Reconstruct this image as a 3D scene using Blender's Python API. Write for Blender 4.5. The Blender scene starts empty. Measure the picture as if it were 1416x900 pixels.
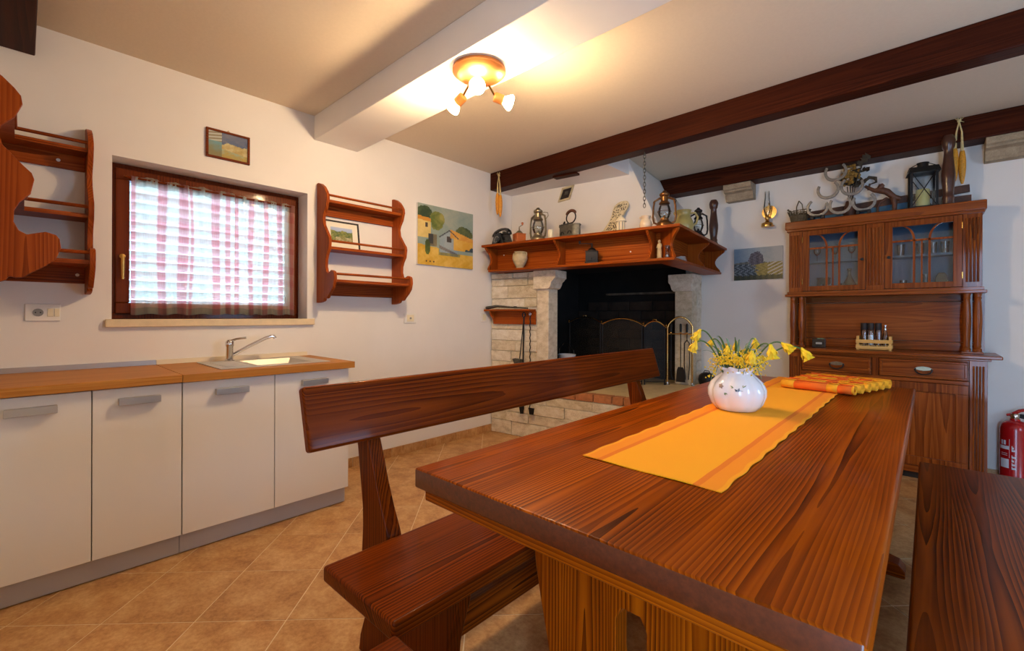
import bpy, bmesh, math, random
from mathutils import Vector, Matrix
random.seed(7)
PI = math.pi
scene = bpy.context.scene
COL = scene.collection

# ------------------------------------------------------------------ camera
F_PX, HORIZON, YAW, ROLL, EYE = 625.0, 436.0, math.radians(42.7), math.radians(0.2), 1.15
cam_d = bpy.data.cameras.new('camera')
cam_d.sensor_fit = 'HORIZONTAL'
cam_d.sensor_width = 36.0
cam_d.lens = F_PX / 1416 * 36.0
cam_d.shift_y = -(450 - HORIZON) / 1416
cam_d.clip_start = 0.02
cam = bpy.data.objects.new('camera', cam_d)
COL.objects.link(cam)
cam.matrix_world = (Matrix.Translation((0, 0, EYE)) @ Matrix.Rotation(YAW, 4, 'Z')
                    @ Matrix.Rotation(PI / 2, 4, 'X') @ Matrix.Rotation(ROLL, 4, 'Z'))
scene.camera = cam

# ------------------------------------------------------------------ light, exposure
scene.view_settings.view_transform = 'Standard'
scene.view_settings.look = 'None'
scene.view_settings.gamma = 1.0
scene.view_settings.use_curve_mapping = False
scene.view_settings.exposure = 0.42
LAMP = 610.0          # radiance of the front faces of the three ceiling reflector bulbs
world = bpy.data.worlds.new('world')
scene.world = world
world.use_nodes = True
bg = world.node_tree.nodes['Background']
bg.inputs['Color'].default_value = (0.42, 0.66, 1.0, 1)
bg.inputs['Strength'].default_value = 13.0


def area_light(name, loc, target, sx, sy, power, color):
    d = bpy.data.lights.new(name, 'AREA')
    d.shape = 'RECTANGLE'
    d.size, d.size_y = sx, sy
    d.energy = power
    d.color = color
    o = bpy.data.objects.new(name, d)
    COL.objects.link(o)
    o.location = loc
    o.rotation_euler = (Vector(target) - Vector(loc)).to_track_quat('-Z', 'Y').to_euler()
    return o


# daylight comes from the sky through the window, the wide window of the right-hand wall and the glazed door behind the photographer
for nm, loc, tgt, sx, sy in (('daylight_door', (0.64, -0.30, 1.03), (0.64, 2.0, 1.03), 0.64, 2.1), ('daylight_wide_window', (2.13, 2.4, 1.40), (0.0, 2.4, 1.40), 0.8, 0.9),
                             ('daylight_window', (-3.50, 0.84, 1.56), (0.0, 0.84, 1.56), 1.03, 0.88)):
    area_light(nm, loc, tgt, sx, sy, 1.0, (1, 1, 1)).data.cycles.is_portal = True


# ------------------------------------------------------------------ helpers
def ray(u, v):
    """Direction of photo pixel (u, v) of the 1416x900 frame."""
    dx, dy = u - 708, v - HORIZON
    x = dx * math.cos(-ROLL) - dy * math.sin(-ROLL)
    y = dx * math.sin(-ROLL) + dy * math.cos(-ROLL)
    c, s = math.cos(YAW), math.sin(YAW)
    return Vector((c * x / F_PX - s, s * x / F_PX + c, -y / F_PX))


EYEV = Vector((0, 0, EYE))


def on_x(u, v, X):
    d = ray(u, v)
    return EYEV + d * (X / d.x)


def on_y(u, v, Y):
    d = ray(u, v)
    return EYEV + d * (Y / d.y)


def on_z(u, v, Z):
    d = ray(u, v)
    return EYEV + d * ((Z - EYE) / d.z)


class MB:
    """Collects simple shapes into one mesh."""

    def __init__(self):
        self.v, self.f, self.c = [], [], []

    def add(self, vs, fs, M=None):
        n = len(self.v)
        self.v += [tuple(M @ Vector(p)) if M is not None else tuple(p) for p in vs]
        self.f += [tuple(i + n for i in f) for f in fs]
        return self

    def box(self, x0, x1, y0, y1, z0, z1, M=None):
        vs = [(x0, y0, z0), (x1, y0, z0), (x1, y1, z0), (x0, y1, z0), (x0, y0, z1), (x1, y0, z1), (x1, y1, z1), (x0, y1, z1)]
        return self.add(vs, [(0, 3, 2, 1), (4, 5, 6, 7), (0, 1, 5, 4), (1, 2, 6, 5), (2, 3, 7, 6), (3, 0, 4, 7)], M)

    def prism(self, pts, axis, a0, a1, M=None):
        """pts: 2-D outline in the plane normal to axis ('x': (y,z), 'y': (x,z), 'z': (x,y))."""
        ar = sum(pts[i][0] * pts[(i + 1) % len(pts)][1] - pts[(i + 1) % len(pts)][0] * pts[i][1] for i in range(len(pts)))
        if (ar < 0) != (axis == 'y'):
            pts = pts[::-1]
        n = len(pts)
        put = {'x': lambda p, a: (a, p[0], p[1]), 'y': lambda p, a: (p[0], a, p[1]), 'z': lambda p, a: (p[0], p[1], a)}[axis]
        vs = [put(p, a0) for p in pts] + [put(p, a1) for p in pts]
        fs = [tuple(range(n))[::-1], tuple(range(n, 2 * n))] + [(i, (i + 1) % n, n + (i + 1) % n, n + i) for i in range(n)]
        return self.add(vs, fs, M)

    def lathe(self, prof, seg=20, M=None, cap=True):
        vs, fs = [], []
        for r, z in prof:
            for k in range(seg):
                a = 2 * PI * k / seg
                vs.append((r * math.cos(a), r * math.sin(a), z))
        for i in range(len(prof) - 1):
            for k in range(seg):
                k2 = (k + 1) % seg
                fs.append((i * seg + k, i * seg + k2, (i + 1) * seg + k2, (i + 1) * seg + k))
        if cap:
            if prof[0][0] > 1e-5:
                fs.append(tuple(range(seg))[::-1])
            if prof[-1][0] > 1e-5:
                b = (len(prof) - 1) * seg
                fs.append(tuple(range(b, b + seg)))
        return self.add(vs, fs, M)

    def tube(self, path, r, seg=8, closed=False, M=None):
        path = [Vector(p) for p in path]
        n = len(path)
        rs = r if isinstance(r, (list, tuple)) else [r] * n
        vs, fs = [], []
        up = None
        for i, p in enumerate(path):
            if closed:
                t = path[(i + 1) % n] - path[i - 1]
            else:
                t = path[min(i + 1, n - 1)] - path[max(i - 1, 0)]
            t = t.normalized() if t.length > 1e-9 else Vector((0, 0, 1))
            if up is None:
                up = Vector((0, 0, 1)) if abs(t.z) < .9 else Vector((1, 0, 0))
            a = t.cross(up)
            if a.length < 1e-6:
                a = t.orthogonal()
            a.normalize()
            b = a.cross(t).normalized()
            up = b
            for k in range(seg):
                g = 2 * PI * k / seg
                vs.append(p + (a * math.cos(g) + b * math.sin(g)) * rs[i])
        for i in range(n if closed else n - 1):
            j = (i + 1) % n
            for k in range(seg):
                k2 = (k + 1) % seg
                fs.append((i * seg + k, i * seg + k2, j * seg + k2, j * seg + k))
        if not closed:
            fs.append(tuple(range(seg))[::-1])
            fs.append(tuple(range((n - 1) * seg, n * seg)))
        return self.add(vs, fs, M)

    def ball(self, c, r, seg=12, rings=7, M=None, sx=1, sy=1, sz=1):
        prof = [(r * math.sin(PI * i / rings), -r * math.cos(PI * i / rings)) for i in range(rings + 1)]
        prof[0] = (1e-4, -r)
        prof[-1] = (1e-4, r)
        T = Matrix.Translation(c) @ Matrix.Diagonal((sx, sy, sz, 1))
        return self.lathe(prof, seg, (M @ T) if M is not None else T)

    def build(self, name, mat, parent=None, smooth=False, bevel=0.0, bseg=2, solid=0.0, angle=40, loc=None):
        me = bpy.data.meshes.new(name)
        me.from_pydata(self.v, [], self.f)
        bm = bmesh.new()
        bm.from_mesh(me)
        bmesh.ops.recalc_face_normals(bm, faces=bm.faces)
        bm.to_mesh(me)
        bm.free()
        o = bpy.data.objects.new(name, me)
        COL.objects.link(o)
        me.materials.append(MAT(mat))
        if parent is not None:
            o.parent = parent
        if loc is not None:
            o.location = loc
        if smooth or bevel:
            me.polygons.foreach_set('use_smooth', [True] * len(me.polygons))
            me.set_sharp_from_angle(angle=math.radians(angle))
        if solid:
            m = o.modifiers.new('solid', 'SOLIDIFY')
            m.thickness = solid
            m.offset = 0
        if bevel:
            m = o.modifiers.new('bevel', 'BEVEL')
            m.width = bevel
            m.segments = bseg
            m.limit_method = 'ANGLE'
            m.angle_limit = math.radians(35)
            m.harden_normals = True
        return o


def tag(o, label=None, cat=None, group=None, kind=None):
    if label:
        o['label'] = label
    if cat:
        o['category'] = cat
    if group:
        o['group'] = group
    if kind:
        o['kind'] = kind
    return o


def thing(name, label, cat, loc=(0, 0, 0), rotz=0.0, group=None, kind=None):
    o = bpy.data.objects.new(name, None)
    COL.objects.link(o)
    o.location = loc
    o.rotation_euler = (0, 0, rotz)
    o.empty_display_size = 0.05
    return tag(o, label, cat, group, kind)


def copy_tree(o, parent=None):
    c = o.copy()
    COL.objects.link(c)
    c.parent = parent
    for ch in list(o.children):
        copy_tree(ch, c)
    return c


def rotm(axis, deg, loc=(0, 0, 0)):
    return Matrix.Translation(loc) @ Matrix.Rotation(math.radians(deg), 4, axis)


def align(p0, p1):
    """Matrix whose z axis runs from p0 to p1."""
    d = (Vector(p1) - Vector(p0)).normalized()
    return Matrix.Translation(p0) @ d.to_track_quat('Z', 'Y').to_matrix().to_4x4()


def painted(name, w, h, nx, ny, fn, parent=None, place=None, mat='paint'):
    """A flat print: a grid in local x (0..w), z (0..h) whose colours come from fn(s, t)."""
    vs = [(w * i / nx, 0, h * j / ny) for j in range(ny + 1) for i in range(nx + 1)]
    fs = [(j * (nx + 1) + i, j * (nx + 1) + i + 1, (j + 1) * (nx + 1) + i + 1, (j + 1) * (nx + 1) + i) for j in range(ny) for i in range(nx)]
    if place:
        vs = [place(*p) for p in vs]
    me = bpy.data.meshes.new(name)
    me.from_pydata(vs, [], fs)
    ca = me.color_attributes.new('paint', 'FLOAT_COLOR', 'CORNER')
    i = 0
    for j in range(ny):
        for k in range(nx):
            c = fn((k + .5) / nx, (j + .5) / ny)
            c = [lin(a) for a in c]
            for _ in range(4):
                ca.data[i].color = (c[0], c[1], c[2], 1)
                i += 1
    o = bpy.data.objects.new(name, me)
    COL.objects.link(o)
    me.materials.append(MAT(mat))
    if parent is not None:
        o.parent = parent
    return o


# ------------------------------------------------------------------ materials
def lin(c):
    c /= 255.0
    return c / 12.92 if c <= 0.04045 else ((c + 0.055) / 1.055) ** 2.4


def rgb(r, g, b):
    return (lin(r), lin(g), lin(b), 1.0)


MATS, MDEF = {}, {}


def MAT(name):
    if name not in MATS:
        m = bpy.data.materials.new(name)
        m.use_nodes = True
        MATS[name] = m
        MDEF[name](m)
    return MATS[name]


def NT(m):
    nt = m.node_tree
    return nt, nt.nodes, nt.links, nt.nodes['Principled BSDF']


def mathn(nt, op, a, b=None):
    n = nt.nodes.new('ShaderNodeMath')
    n.operation = op
    for i, x in enumerate((a, b)):
        if x is None:
            continue
        if hasattr(x, 'is_linked'):
            nt.links.new(x, n.inputs[i])
        else:
            n.inputs[i].default_value = x
    return n.outputs[0]


def coords(nt, scale, rnd=True):
    tc = nt.nodes.new('ShaderNodeTexCoord')
    out = tc.outputs['Object']
    if rnd:
        oi = nt.nodes.new('ShaderNodeObjectInfo')
        mu = mathn(nt, 'MULTIPLY', oi.outputs['Random'], 37.0)
        ad = nt.nodes.new('ShaderNodeVectorMath')
        nt.links.new(out, ad.inputs[0])
        cb = nt.nodes.new('ShaderNodeCombineXYZ')
        for i in range(3):
            nt.links.new(mu, cb.inputs[i])
        nt.links.new(cb.outputs[0], ad.inputs[1])
        out = ad.outputs[0]
    mp = nt.nodes.new('ShaderNodeMapping')
    nt.links.new(out, mp.inputs[0])
    mp.inputs['Scale'].default_value = scale
    return mp.outputs[0]


def noise(nt, vec, scale, detail=3, rough=.5):
    n = nt.nodes.new('ShaderNodeTexNoise')
    nt.links.new(vec, n.inputs['Vector'])
    n.inputs['Scale'].default_value = scale
    n.inputs['Detail'].default_value = detail
    n.inputs['Roughness'].default_value = rough
    return n.outputs['Fac']


def ramp(nt, fac, stops):
    n = nt.nodes.new('ShaderNodeValToRGB')
    nt.links.new(fac, n.inputs[0])
    cr = n.color_ramp
    while len(cr.elements) < len(stops):
        cr.elements.new(0.5)
    for e, (p, c) in zip(cr.elements, stops):
        e.position = p
        e.color = c
    return n.outputs[0]


def bump(nt, h, strength, dist, bs):
    b = nt.nodes.new('ShaderNodeBump')
    b.inputs['Strength'].default_value = strength
    b.inputs['Distance'].default_value = dist
    nt.links.new(h, b.inputs['Height'])
    nt.links.new(b.outputs[0], bs.inputs['Normal'])


def plain(name, c, rough=.5, metal=0.0, coat=0.0, vary=0.0, vscale=20, bmp=0.0):
    def f(m):
        nt, ns, lk, bs = NT(m)
        bs.inputs['Roughness'].default_value = rough
        bs.inputs['Metallic'].default_value = metal
        bs.inputs['Coat Weight'].default_value = coat
        bs.inputs['Coat Roughness'].default_value = .12
        if vary or bmp:
            n = noise(nt, coords(nt, (1, 1, 1)), vscale, 4, .6)
            lo = tuple(x * (1 - vary) for x in c[:3]) + (1,)
            hi = tuple(min(1, x * (1 + vary)) for x in c[:3]) + (1,)
            lk.new(ramp(nt, n, [(.3, lo), (.7, hi)]), bs.inputs['Base Color'])
            if bmp:
                bump(nt, n, bmp, .004, bs)
        else:
            bs.inputs['Base Color'].default_value = c
    MDEF[name] = f


def wood(name, light, mid, dark, axis, rings=850, warp=46, half=.07, along=.5, rough=.30, coat=.11, spec=.05, fine=.35, patch=.6):
    """Flat-sawn softwood: dark latewood lines that close into long arches; axis is the grain direction."""
    def f(m):
        nt, ns, lk, bs = NT(m)
        s = [3.0] * 3
        s[axis] = along
        n = noise(nt, coords(nt, s), 1.0, 2, .45)
        k = [1.0] * 3
        k[axis] = 0.0
        sep = nt.nodes.new('ShaderNodeSeparateXYZ')
        lk.new(coords(nt, k), sep.inputs[0])
        lsum = mathn(nt, 'ADD', mathn(nt, 'ADD', sep.outputs[0], sep.outputs[1]), sep.outputs[2])
        a_ = mathn(nt, 'PINGPONG', lsum, half)
        r = mathn(nt, 'SQRT', mathn(nt, 'ADD', mathn(nt, 'MULTIPLY', a_, a_), .0009))
        s4 = [26.0] * 3
        s4[axis] = 2.0
        wob = mathn(nt, 'MULTIPLY', noise(nt, coords(nt, s4), 1.0, 2, .5), 4.0)
        ph = mathn(nt, 'ADD', mathn(nt, 'ADD', mathn(nt, 'MULTIPLY', r, rings), mathn(nt, 'MULTIPLY', n, warp)), wob)
        sn = mathn(nt, 'FRACT', mathn(nt, 'MULTIPLY', ph, 1 / 6.2832))
        s5 = [6.0] * 3
        s5[axis] = .6
        con = mathn(nt, 'MINIMUM', mathn(nt, 'MAXIMUM', mathn(nt, 'MULTIPLY', mathn(nt, 'SUBTRACT', noise(nt, coords(nt, s5), 1.0, 2, .5), .32), 3.4), .38), 1.0)
        sn = mathn(nt, 'ADD', mathn(nt, 'MULTIPLY', mathn(nt, 'SUBTRACT', sn, .5), con), .5)
        s2 = [110.0] * 3
        s2[axis] = 3.0
        fn = noise(nt, coords(nt, s2), 1.0, 3, .6)
        v = mathn(nt, 'ADD', mathn(nt, 'MULTIPLY', sn, 1 - fine), mathn(nt, 'MULTIPLY', fn, fine))
        s3 = [7.0] * 3
        s3[axis] = 1.0
        big = noise(nt, coords(nt, s3), 1.0, 3, .55)
        v = mathn(nt, 'ADD', v, mathn(nt, 'MULTIPLY', mathn(nt, 'SUBTRACT', big, .5), patch))
        oi = ns.new('ShaderNodeObjectInfo')
        hs = ns.new('ShaderNodeHueSaturation')
        lk.new(ramp(nt, v, [(.10, light), (.55, mid), (.85, dark), (1.0, mid)]), hs.inputs['Color'])
        lk.new(mathn(nt, 'ADD', mathn(nt, 'MULTIPLY', oi.outputs['Random'], .22), .88), hs.inputs['Value'])
        lk.new(hs.outputs[0], bs.inputs['Base Color'])
        bs.inputs['Roughness'].default_value = rough
        bs.inputs['Specular IOR Level'].default_value = spec
        bs.inputs['Coat Weight'].default_value = coat
        bs.inputs['Coat Roughness'].default_value = .08
        bump(nt, v, .04, .002, bs)
    MDEF[name] = f


for ax, nm in enumerate('xyz'):
    wood('table_wood_' + nm, rgb(186, 92, 8), rgb(132, 56, 4), rgb(60, 20, 3), ax)                  # red-brown stained pine
    wood('bench_wood_' + nm, rgb(146, 66, 9), rgb(102, 40, 5), rgb(46, 15, 3), ax, rings=700)
    wood('shelf_wood_' + nm, rgb(180, 94, 38), rgb(144, 65, 22), rgb(94, 37, 12), ax, rings=600, rough=.4, coat=.1)
    wood('mantel_wood_' + nm, rgb(180, 94, 30), rgb(148, 67, 18), rgb(104, 42, 11), ax, rings=420, rough=.4, coat=.1)
    wood('dresser_wood_' + nm, rgb(170, 94, 36), rgb(128, 62, 20), rgb(82, 35, 10), ax, rings=300, rough=.34, coat=.35, fine=.55)
    wood('beam_wood_' + nm, rgb(84, 37, 17), rgb(58, 23, 11), rgb(34, 14, 8), ax, rings=300, rough=.45, coat=.05, fine=.6)
    wood('frame_wood_' + nm, rgb(128, 60, 24), rgb(102, 44, 16), rgb(72, 30, 12), ax, rings=500, rough=.4, coat=.1, fine=.5)
    wood('worktop_' + nm, rgb(196, 140, 72), rgb(178, 118, 54), rgb(148, 92, 38), ax, rings=300, rough=.45, coat=.02, fine=.6)
    wood('crate_wood_' + nm, rgb(226, 184, 116), rgb(212, 164, 92), rgb(190, 138, 72), ax, rings=500, rough=.6, coat=0)
plain('table_endgrain', rgb(92, 39, 15), .35, coat=.3, vary=.3, vscale=110)
plain('vase_slate', rgb(84, 92, 100), .3)
plain('vase_beige', rgb(176, 160, 140), .3)
plain('plaster', rgb(236, 231, 224), .85, vary=.02, vscale=3, bmp=.05)
plain('ceiling_paint', rgb(224, 208, 184), .9, vary=.02, vscale=60, bmp=.15)
plain('white_beam', rgb(238, 234, 228), .8, vary=.015, vscale=4)
plain('cabinet_white', rgb(236, 234, 230), .45)
plain('toe_kick', rgb(196, 198, 204), .35, metal=.1)
plain('cabinet_carcass', rgb(120, 116, 110), .6)
plain('satin_steel', rgb(196, 192, 184), .32, metal=.9)
plain('chrome', rgb(224, 224, 224), .08, metal=1.0)
plain('sink_steel', rgb(190, 186, 178), .42, metal=.6)
plain('white_plastic', rgb(238, 234, 224), .4)
plain('grey_plastic', rgb(150, 148, 142), .5)
plain('black_hole', rgb(24, 22, 20), .7)
plain('sill_stone', rgb(226, 204, 164), .55, vary=.06, vscale=30)
plain('brass', rgb(206, 160, 84), .25, metal=1.0)
plain('polished_brass', rgb(226, 186, 116), .18, metal=1.0)
plain('copper', rgb(214, 138, 72), .4, metal=.45)
plain('black_iron', rgb(34, 31, 30), .45, metal=.5)
plain('black_bakelite', rgb(26, 26, 26), .22, coat=.4)
plain('grey_iron', rgb(92, 90, 82), .45, metal=.6, vary=.35, vscale=40)
plain('nickel', rgb(150, 140, 116), .3, metal=.85, vary=.15, vscale=50)
plain('bronze', rgb(124, 86, 50), .32, metal=.85, vary=.2, vscale=40)
plain('horseshoe_steel', rgb(132, 128, 122), .4, metal=.75, vary=.3, vscale=60)
plain('candle_wax', rgb(240, 232, 200), .5)
plain('yellow_wax', rgb(226, 208, 120), .5)
plain('cream_enamel', rgb(236, 224, 190), .45)
plain('cream_ceramic', rgb(226, 206, 176), .3, coat=.3, vary=.1, vscale=14)
plain('olive_ceramic', rgb(176, 158, 92), .35, coat=.2, vary=.12, vscale=16)
plain('pot_stoneware', rgb(196, 180, 142), .5, vary=.2, vscale=30, bmp=.2)
plain('figurine_resin', rgb(206, 186, 142), .55, vary=.15, vscale=40)
plain('vase_porcelain', rgb(244, 242, 244), .12, coat=.6)
plain('dark_mill', rgb(72, 38, 24), .3, coat=.4, vary=.2, vscale=30)
plain('old_wood', rgb(92, 54, 34), .6, vary=.35, vscale=24)
plain('dried_flower', rgb(150, 112, 44), .8, vary=.3, vscale=50)
plain('dark_leaf', rgb(58, 48, 34), .8, vary=.4, vscale=40)
plain('wicker', rgb(92, 78, 52), .75, vary=.35, vscale=70)
plain('mill_orange', rgb(186, 98, 36), .35, coat=.3, vary=.15, vscale=30)
plain('corn', rgb(226, 152, 40), .5, vary=.25, vscale=120, bmp=.5)
plain('husk', rgb(214, 190, 130), .8, vary=.15, vscale=60)
plain('leaf_green', rgb(74, 108, 46), .5, vary=.25, vscale=60)
plain('leaf_pale', rgb(120, 146, 110), .6, vary=.2, vscale=60)
plain('petal_yellow', rgb(250, 206, 30), .55, vary=.08, vscale=80)
plain('mimosa_yellow', rgb(244, 210, 44), .7)
plain('cloth_orange', rgb(240, 108, 14), .85)
plain('cloth_yellow', rgb(246, 166, 20), .85)
plain('extinguisher_red', rgb(176, 14, 20), .25, coat=.4)
plain('black_rubber', rgb(22, 22, 24), .6)
plain('print_white', rgb(222, 222, 226), .6)
plain('print_dark', rgb(40, 30, 26), .6)
plain('paper_white', rgb(232, 228, 224), .8)
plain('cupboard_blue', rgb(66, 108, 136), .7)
plain('bucket_enamel', rgb(206, 210, 216), .3, coat=.3)
plain('grout', rgb(228, 210, 178), .9)
plain('mortar', rgb(222, 212, 190), .95, vary=.1, vscale=40)
plain('brick_red', rgb(178, 116, 74), .8, vary=.2, vscale=30, bmp=.2)
plain('hearth_slab', rgb(214, 190, 142), .6, vary=.1, vscale=12)
plain('soot', rgb(20, 17, 14), .95, vary=.5, vscale=6)
plain('soot_brick', rgb(46, 36, 27), .95, vary=.6, vscale=5)
plain('soot_ledge', rgb(96, 88, 74), .9, vary=.5, vscale=10)
plain('oil_brown', rgb(120, 60, 24), .3, coat=.2)


def paint_def(m):
    nt, ns, lk, bs = NT(m)
    a = ns.new('ShaderNodeVertexColor')
    a.layer_name = 'paint'
    lk.new(a.outputs[0], bs.inputs['Base Color'])
    bs.inputs['Roughness'].default_value = .6


MDEF['paint'] = paint_def


def cloth_paint(m):
    nt, ns, lk, bs = NT(m)
    a = ns.new('ShaderNodeVertexColor')
    a.layer_name = 'paint'
    lk.new(a.outputs[0], bs.inputs['Base Color'])
    bs.inputs['Roughness'].default_value = .9
    n = noise(nt, coords(nt, (420, 60, 60), False), 1.0, 2)
    bump(nt, n, .06, .001, bs)


MDEF['cloth_paint'] = cloth_paint


def stone_mat(c1, c2, c3):
    def f(m):
        nt, ns, lk, bs = NT(m)
        a = noise(nt, coords(nt, (1, 1, 1.6)), 14, 4, .6)
        b = noise(nt, coords(nt, (1, 1, 1)), 130, 2, .7)
        v = mathn(nt, 'ADD', mathn(nt, 'MULTIPLY', a, .6), mathn(nt, 'MULTIPLY', b, .4))
        col = ramp(nt, v, [(.34, c1), (.5, c2), (.66, c3)])
        oi = ns.new('ShaderNodeObjectInfo')
        hs = ns.new('ShaderNodeHueSaturation')
        lk.new(col, hs.inputs['Color'])
        lk.new(mathn(nt, 'ADD', mathn(nt, 'MULTIPLY', oi.outputs['Random'], .22), .88), hs.inputs['Value'])
        lk.new(mathn(nt, 'ADD', mathn(nt, 'MULTIPLY', oi.outputs['Random'], -.5), 1.2), hs.inputs['Saturation'])
        lk.new(hs.outputs[0], bs.inputs['Base Color'])
        bs.inputs['Roughness'].default_value = .85
        bump(nt, v, .5, .006, bs)
    return f


MDEF['stone'] = stone_mat(rgb(190, 174, 146), rgb(222, 210, 184), rgb(238, 230, 214))
MDEF['granite'] = stone_mat(rgb(186, 170, 142), rgb(220, 206, 180), rgb(236, 226, 208))
MDEF['corbel_stone'] = stone_mat(rgb(136, 114, 84), rgb(160, 138, 104), rgb(180, 158, 122))


def tile_def(m):
    nt, ns, lk, bs = NT(m)
    a = noise(nt, coords(nt, (1, 1, 1)), 9, 5, .62)
    b = noise(nt, coords(nt, (2.2, 2.2, 1)), 28, 4, .7)
    v = mathn(nt, 'ADD', mathn(nt, 'MULTIPLY', a, .6), mathn(nt, 'MULTIPLY', b, .4))
    col = ramp(nt, v, [(.34, rgb(154, 104, 56)), (.48, rgb(188, 140, 86)), (.66, rgb(214, 174, 122))])
    oi = ns.new('ShaderNodeObjectInfo')
    hs = ns.new('ShaderNodeHueSaturation')
    lk.new(col, hs.inputs['Color'])
    lk.new(mathn(nt, 'ADD', mathn(nt, 'MULTIPLY', oi.outputs['Random'], .12), .94), hs.inputs['Value'])
    lk.new(hs.outputs[0], bs.inputs['Base Color'])
    bs.inputs['Roughness'].default_value = .42
    bump(nt, v, .12, .002, bs)


MDEF['floor_tile'] = tile_def


def glass_def(tint, refl):
    def f(m):
        nt, ns, lk, bs = NT(m)
        ns.remove(bs)
        out = [n for n in ns if n.type == 'OUTPUT_MATERIAL'][0]
        tr = ns.new('ShaderNodeBsdfTransparent')
        tr.inputs[0].default_value = tint
        gl = ns.new('ShaderNodeBsdfGlossy')
        gl.inputs['Roughness'].default_value = .03
        fr = ns.new('ShaderNodeFresnel')
        fr.inputs[0].default_value = 1.5
        mx = ns.new('ShaderNodeMixShader')
        lk.new(mathn(nt, 'MULTIPLY', fr.outputs[0], refl), mx.inputs[0])
        lk.new(tr.outputs[0], mx.inputs[1])
        lk.new(gl.outputs[0], mx.inputs[2])
        lk.new(mx.outputs[0], out.inputs[0])
    return f


MDEF['pane_glass'] = glass_def((.93, .96, .98, 1), 1.6)
MDEF['clear_glass'] = glass_def((.86, .9, .9, 1), 2.2)
MDEF['amber_glass'] = glass_def((.80, .76, .58, 1), 2.2)


def curtain_def(m):
    """Sheer cotton, cream with red check: light passes through it."""
    nt, ns, lk, bs = NT(m)
    ns.remove(bs)
    out = [n for n in ns if n.type == 'OUTPUT_MATERIAL'][0]
    a = ns.new('ShaderNodeVertexColor')
    a.layer_name = 'paint'
    df = ns.new('ShaderNodeBsdfDiffuse')
    tl = ns.new('ShaderNodeBsdfTranslucent')
    tp = ns.new('ShaderNodeBsdfTransparent')
    lk.new(a.outputs[0], df.inputs[0])
    lk.new(a.outputs[0], tl.inputs[0])
    lk.new(a.outputs[0], tp.inputs[0])
    m1 = ns.new('ShaderNodeMixShader')
    m1.inputs[0].default_value = .5
    lk.new(df.outputs[0], m1.inputs[1])
    lk.new(tl.outputs[0], m1.inputs[2])
    m2 = ns.new('ShaderNodeMixShader')
    m2.inputs[0].default_value = .46
    lk.new(m1.outputs[0], m2.inputs[1])
    lk.new(tp.outputs[0], m2.inputs[2])
    lk.new(m2.outputs[0], out.inputs[0])


MDEF['curtain'] = curtain_def


def slat_def(m):
    nt, ns, lk, bs = NT(m)
    ns.remove(bs)
    out = [n for n in ns if n.type == 'OUTPUT_MATERIAL'][0]
    df = ns.new('ShaderNodeBsdfDiffuse')
    tl = ns.new('ShaderNodeBsdfTranslucent')
    for n in (df, tl):
        n.inputs[0].default_value = rgb(238, 240, 240)
    mx = ns.new('ShaderNodeMixShader')
    mx.inputs[0].default_value = .35
    lk.new(df.outputs[0], mx.inputs[1])
    lk.new(tl.outputs[0], mx.inputs[2])
    lk.new(mx.outputs[0], out.inputs[0])


MDEF['slat_white'] = slat_def


def mesh_def(m):
    """Fine wire gauze of the fire screen."""
    nt, ns, lk, bs = NT(m)
    out = [n for n in ns if n.type == 'OUTPUT_MATERIAL'][0]
    bs.inputs['Base Color'].default_value = rgb(24, 22, 20)
    bs.inputs['Roughness'].default_value = .6
    tp = ns.new('ShaderNodeBsdfTransparent')
    mx = ns.new('ShaderNodeMixShader')
    mx.inputs[0].default_value = .5
    lk.new(bs.outputs[0], mx.inputs[1])
    lk.new(tp.outputs[0], mx.inputs[2])
    lk.new(mx.outputs[0], out.inputs[0])


MDEF['gauze'] = mesh_def


def bulb_def(m, k=1.0):
    nt, ns, lk, bs = NT(m)
    ns.remove(bs)
    out = [n for n in ns if n.type == 'OUTPUT_MATERIAL'][0]
    em = ns.new('ShaderNodeEmission')
    em.inputs[0].default_value = (1.0, .70, .39, 1)
    em.inputs[1].default_value = LAMP * k
    lk.new(em.outputs[0], out.inputs[0])


MDEF['bulb_light'] = bulb_def
MDEF['bulb_side'] = lambda m: bulb_def(m, .07)      # silvered flank of the bulb leaks little light

# ------------------------------------------------------------------ the room
XW, XE, YF, YB, ZC = -3.21, 1.95, -0.16, 4.68, 2.56      # left wall, right wall, wall behind the camera, back wall, ceiling


def struct(mb, name, mat, label=None, parent=None, **k):
    o = mb.build(name, mat, parent, **k)
    if parent is None:
        tag(o, label, None, None, 'structure')
    return o


floor = struct(MB().box(XW - .1, XE + .1, YF - .1, YB + .1, -.12, -.0012), 'floor', 'grout', 'beige tiled floor laid on the diagonal')


def clip_poly(pts, x0, x1, y0, y1):
    for ax, lim, keep_low in ((0, x0, False), (0, x1, True), (1, y0, False), (1, y1, True)):
        out = []
        for i, p in enumerate(pts):
            q = pts[(i + 1) % len(pts)]
            ip = p[ax] <= lim if keep_low else p[ax] >= lim
            iq = q[ax] <= lim if keep_low else q[ax] >= lim
            if ip:
                out.append(p)
            if ip != iq:
                t = (lim - p[ax]) / (q[ax] - p[ax])
                out.append((p[0] + (q[0] - p[0]) * t, p[1] + (q[1] - p[1]) * t))
        pts = out
        if len(pts) < 3:
            return []
    return pts


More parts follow.
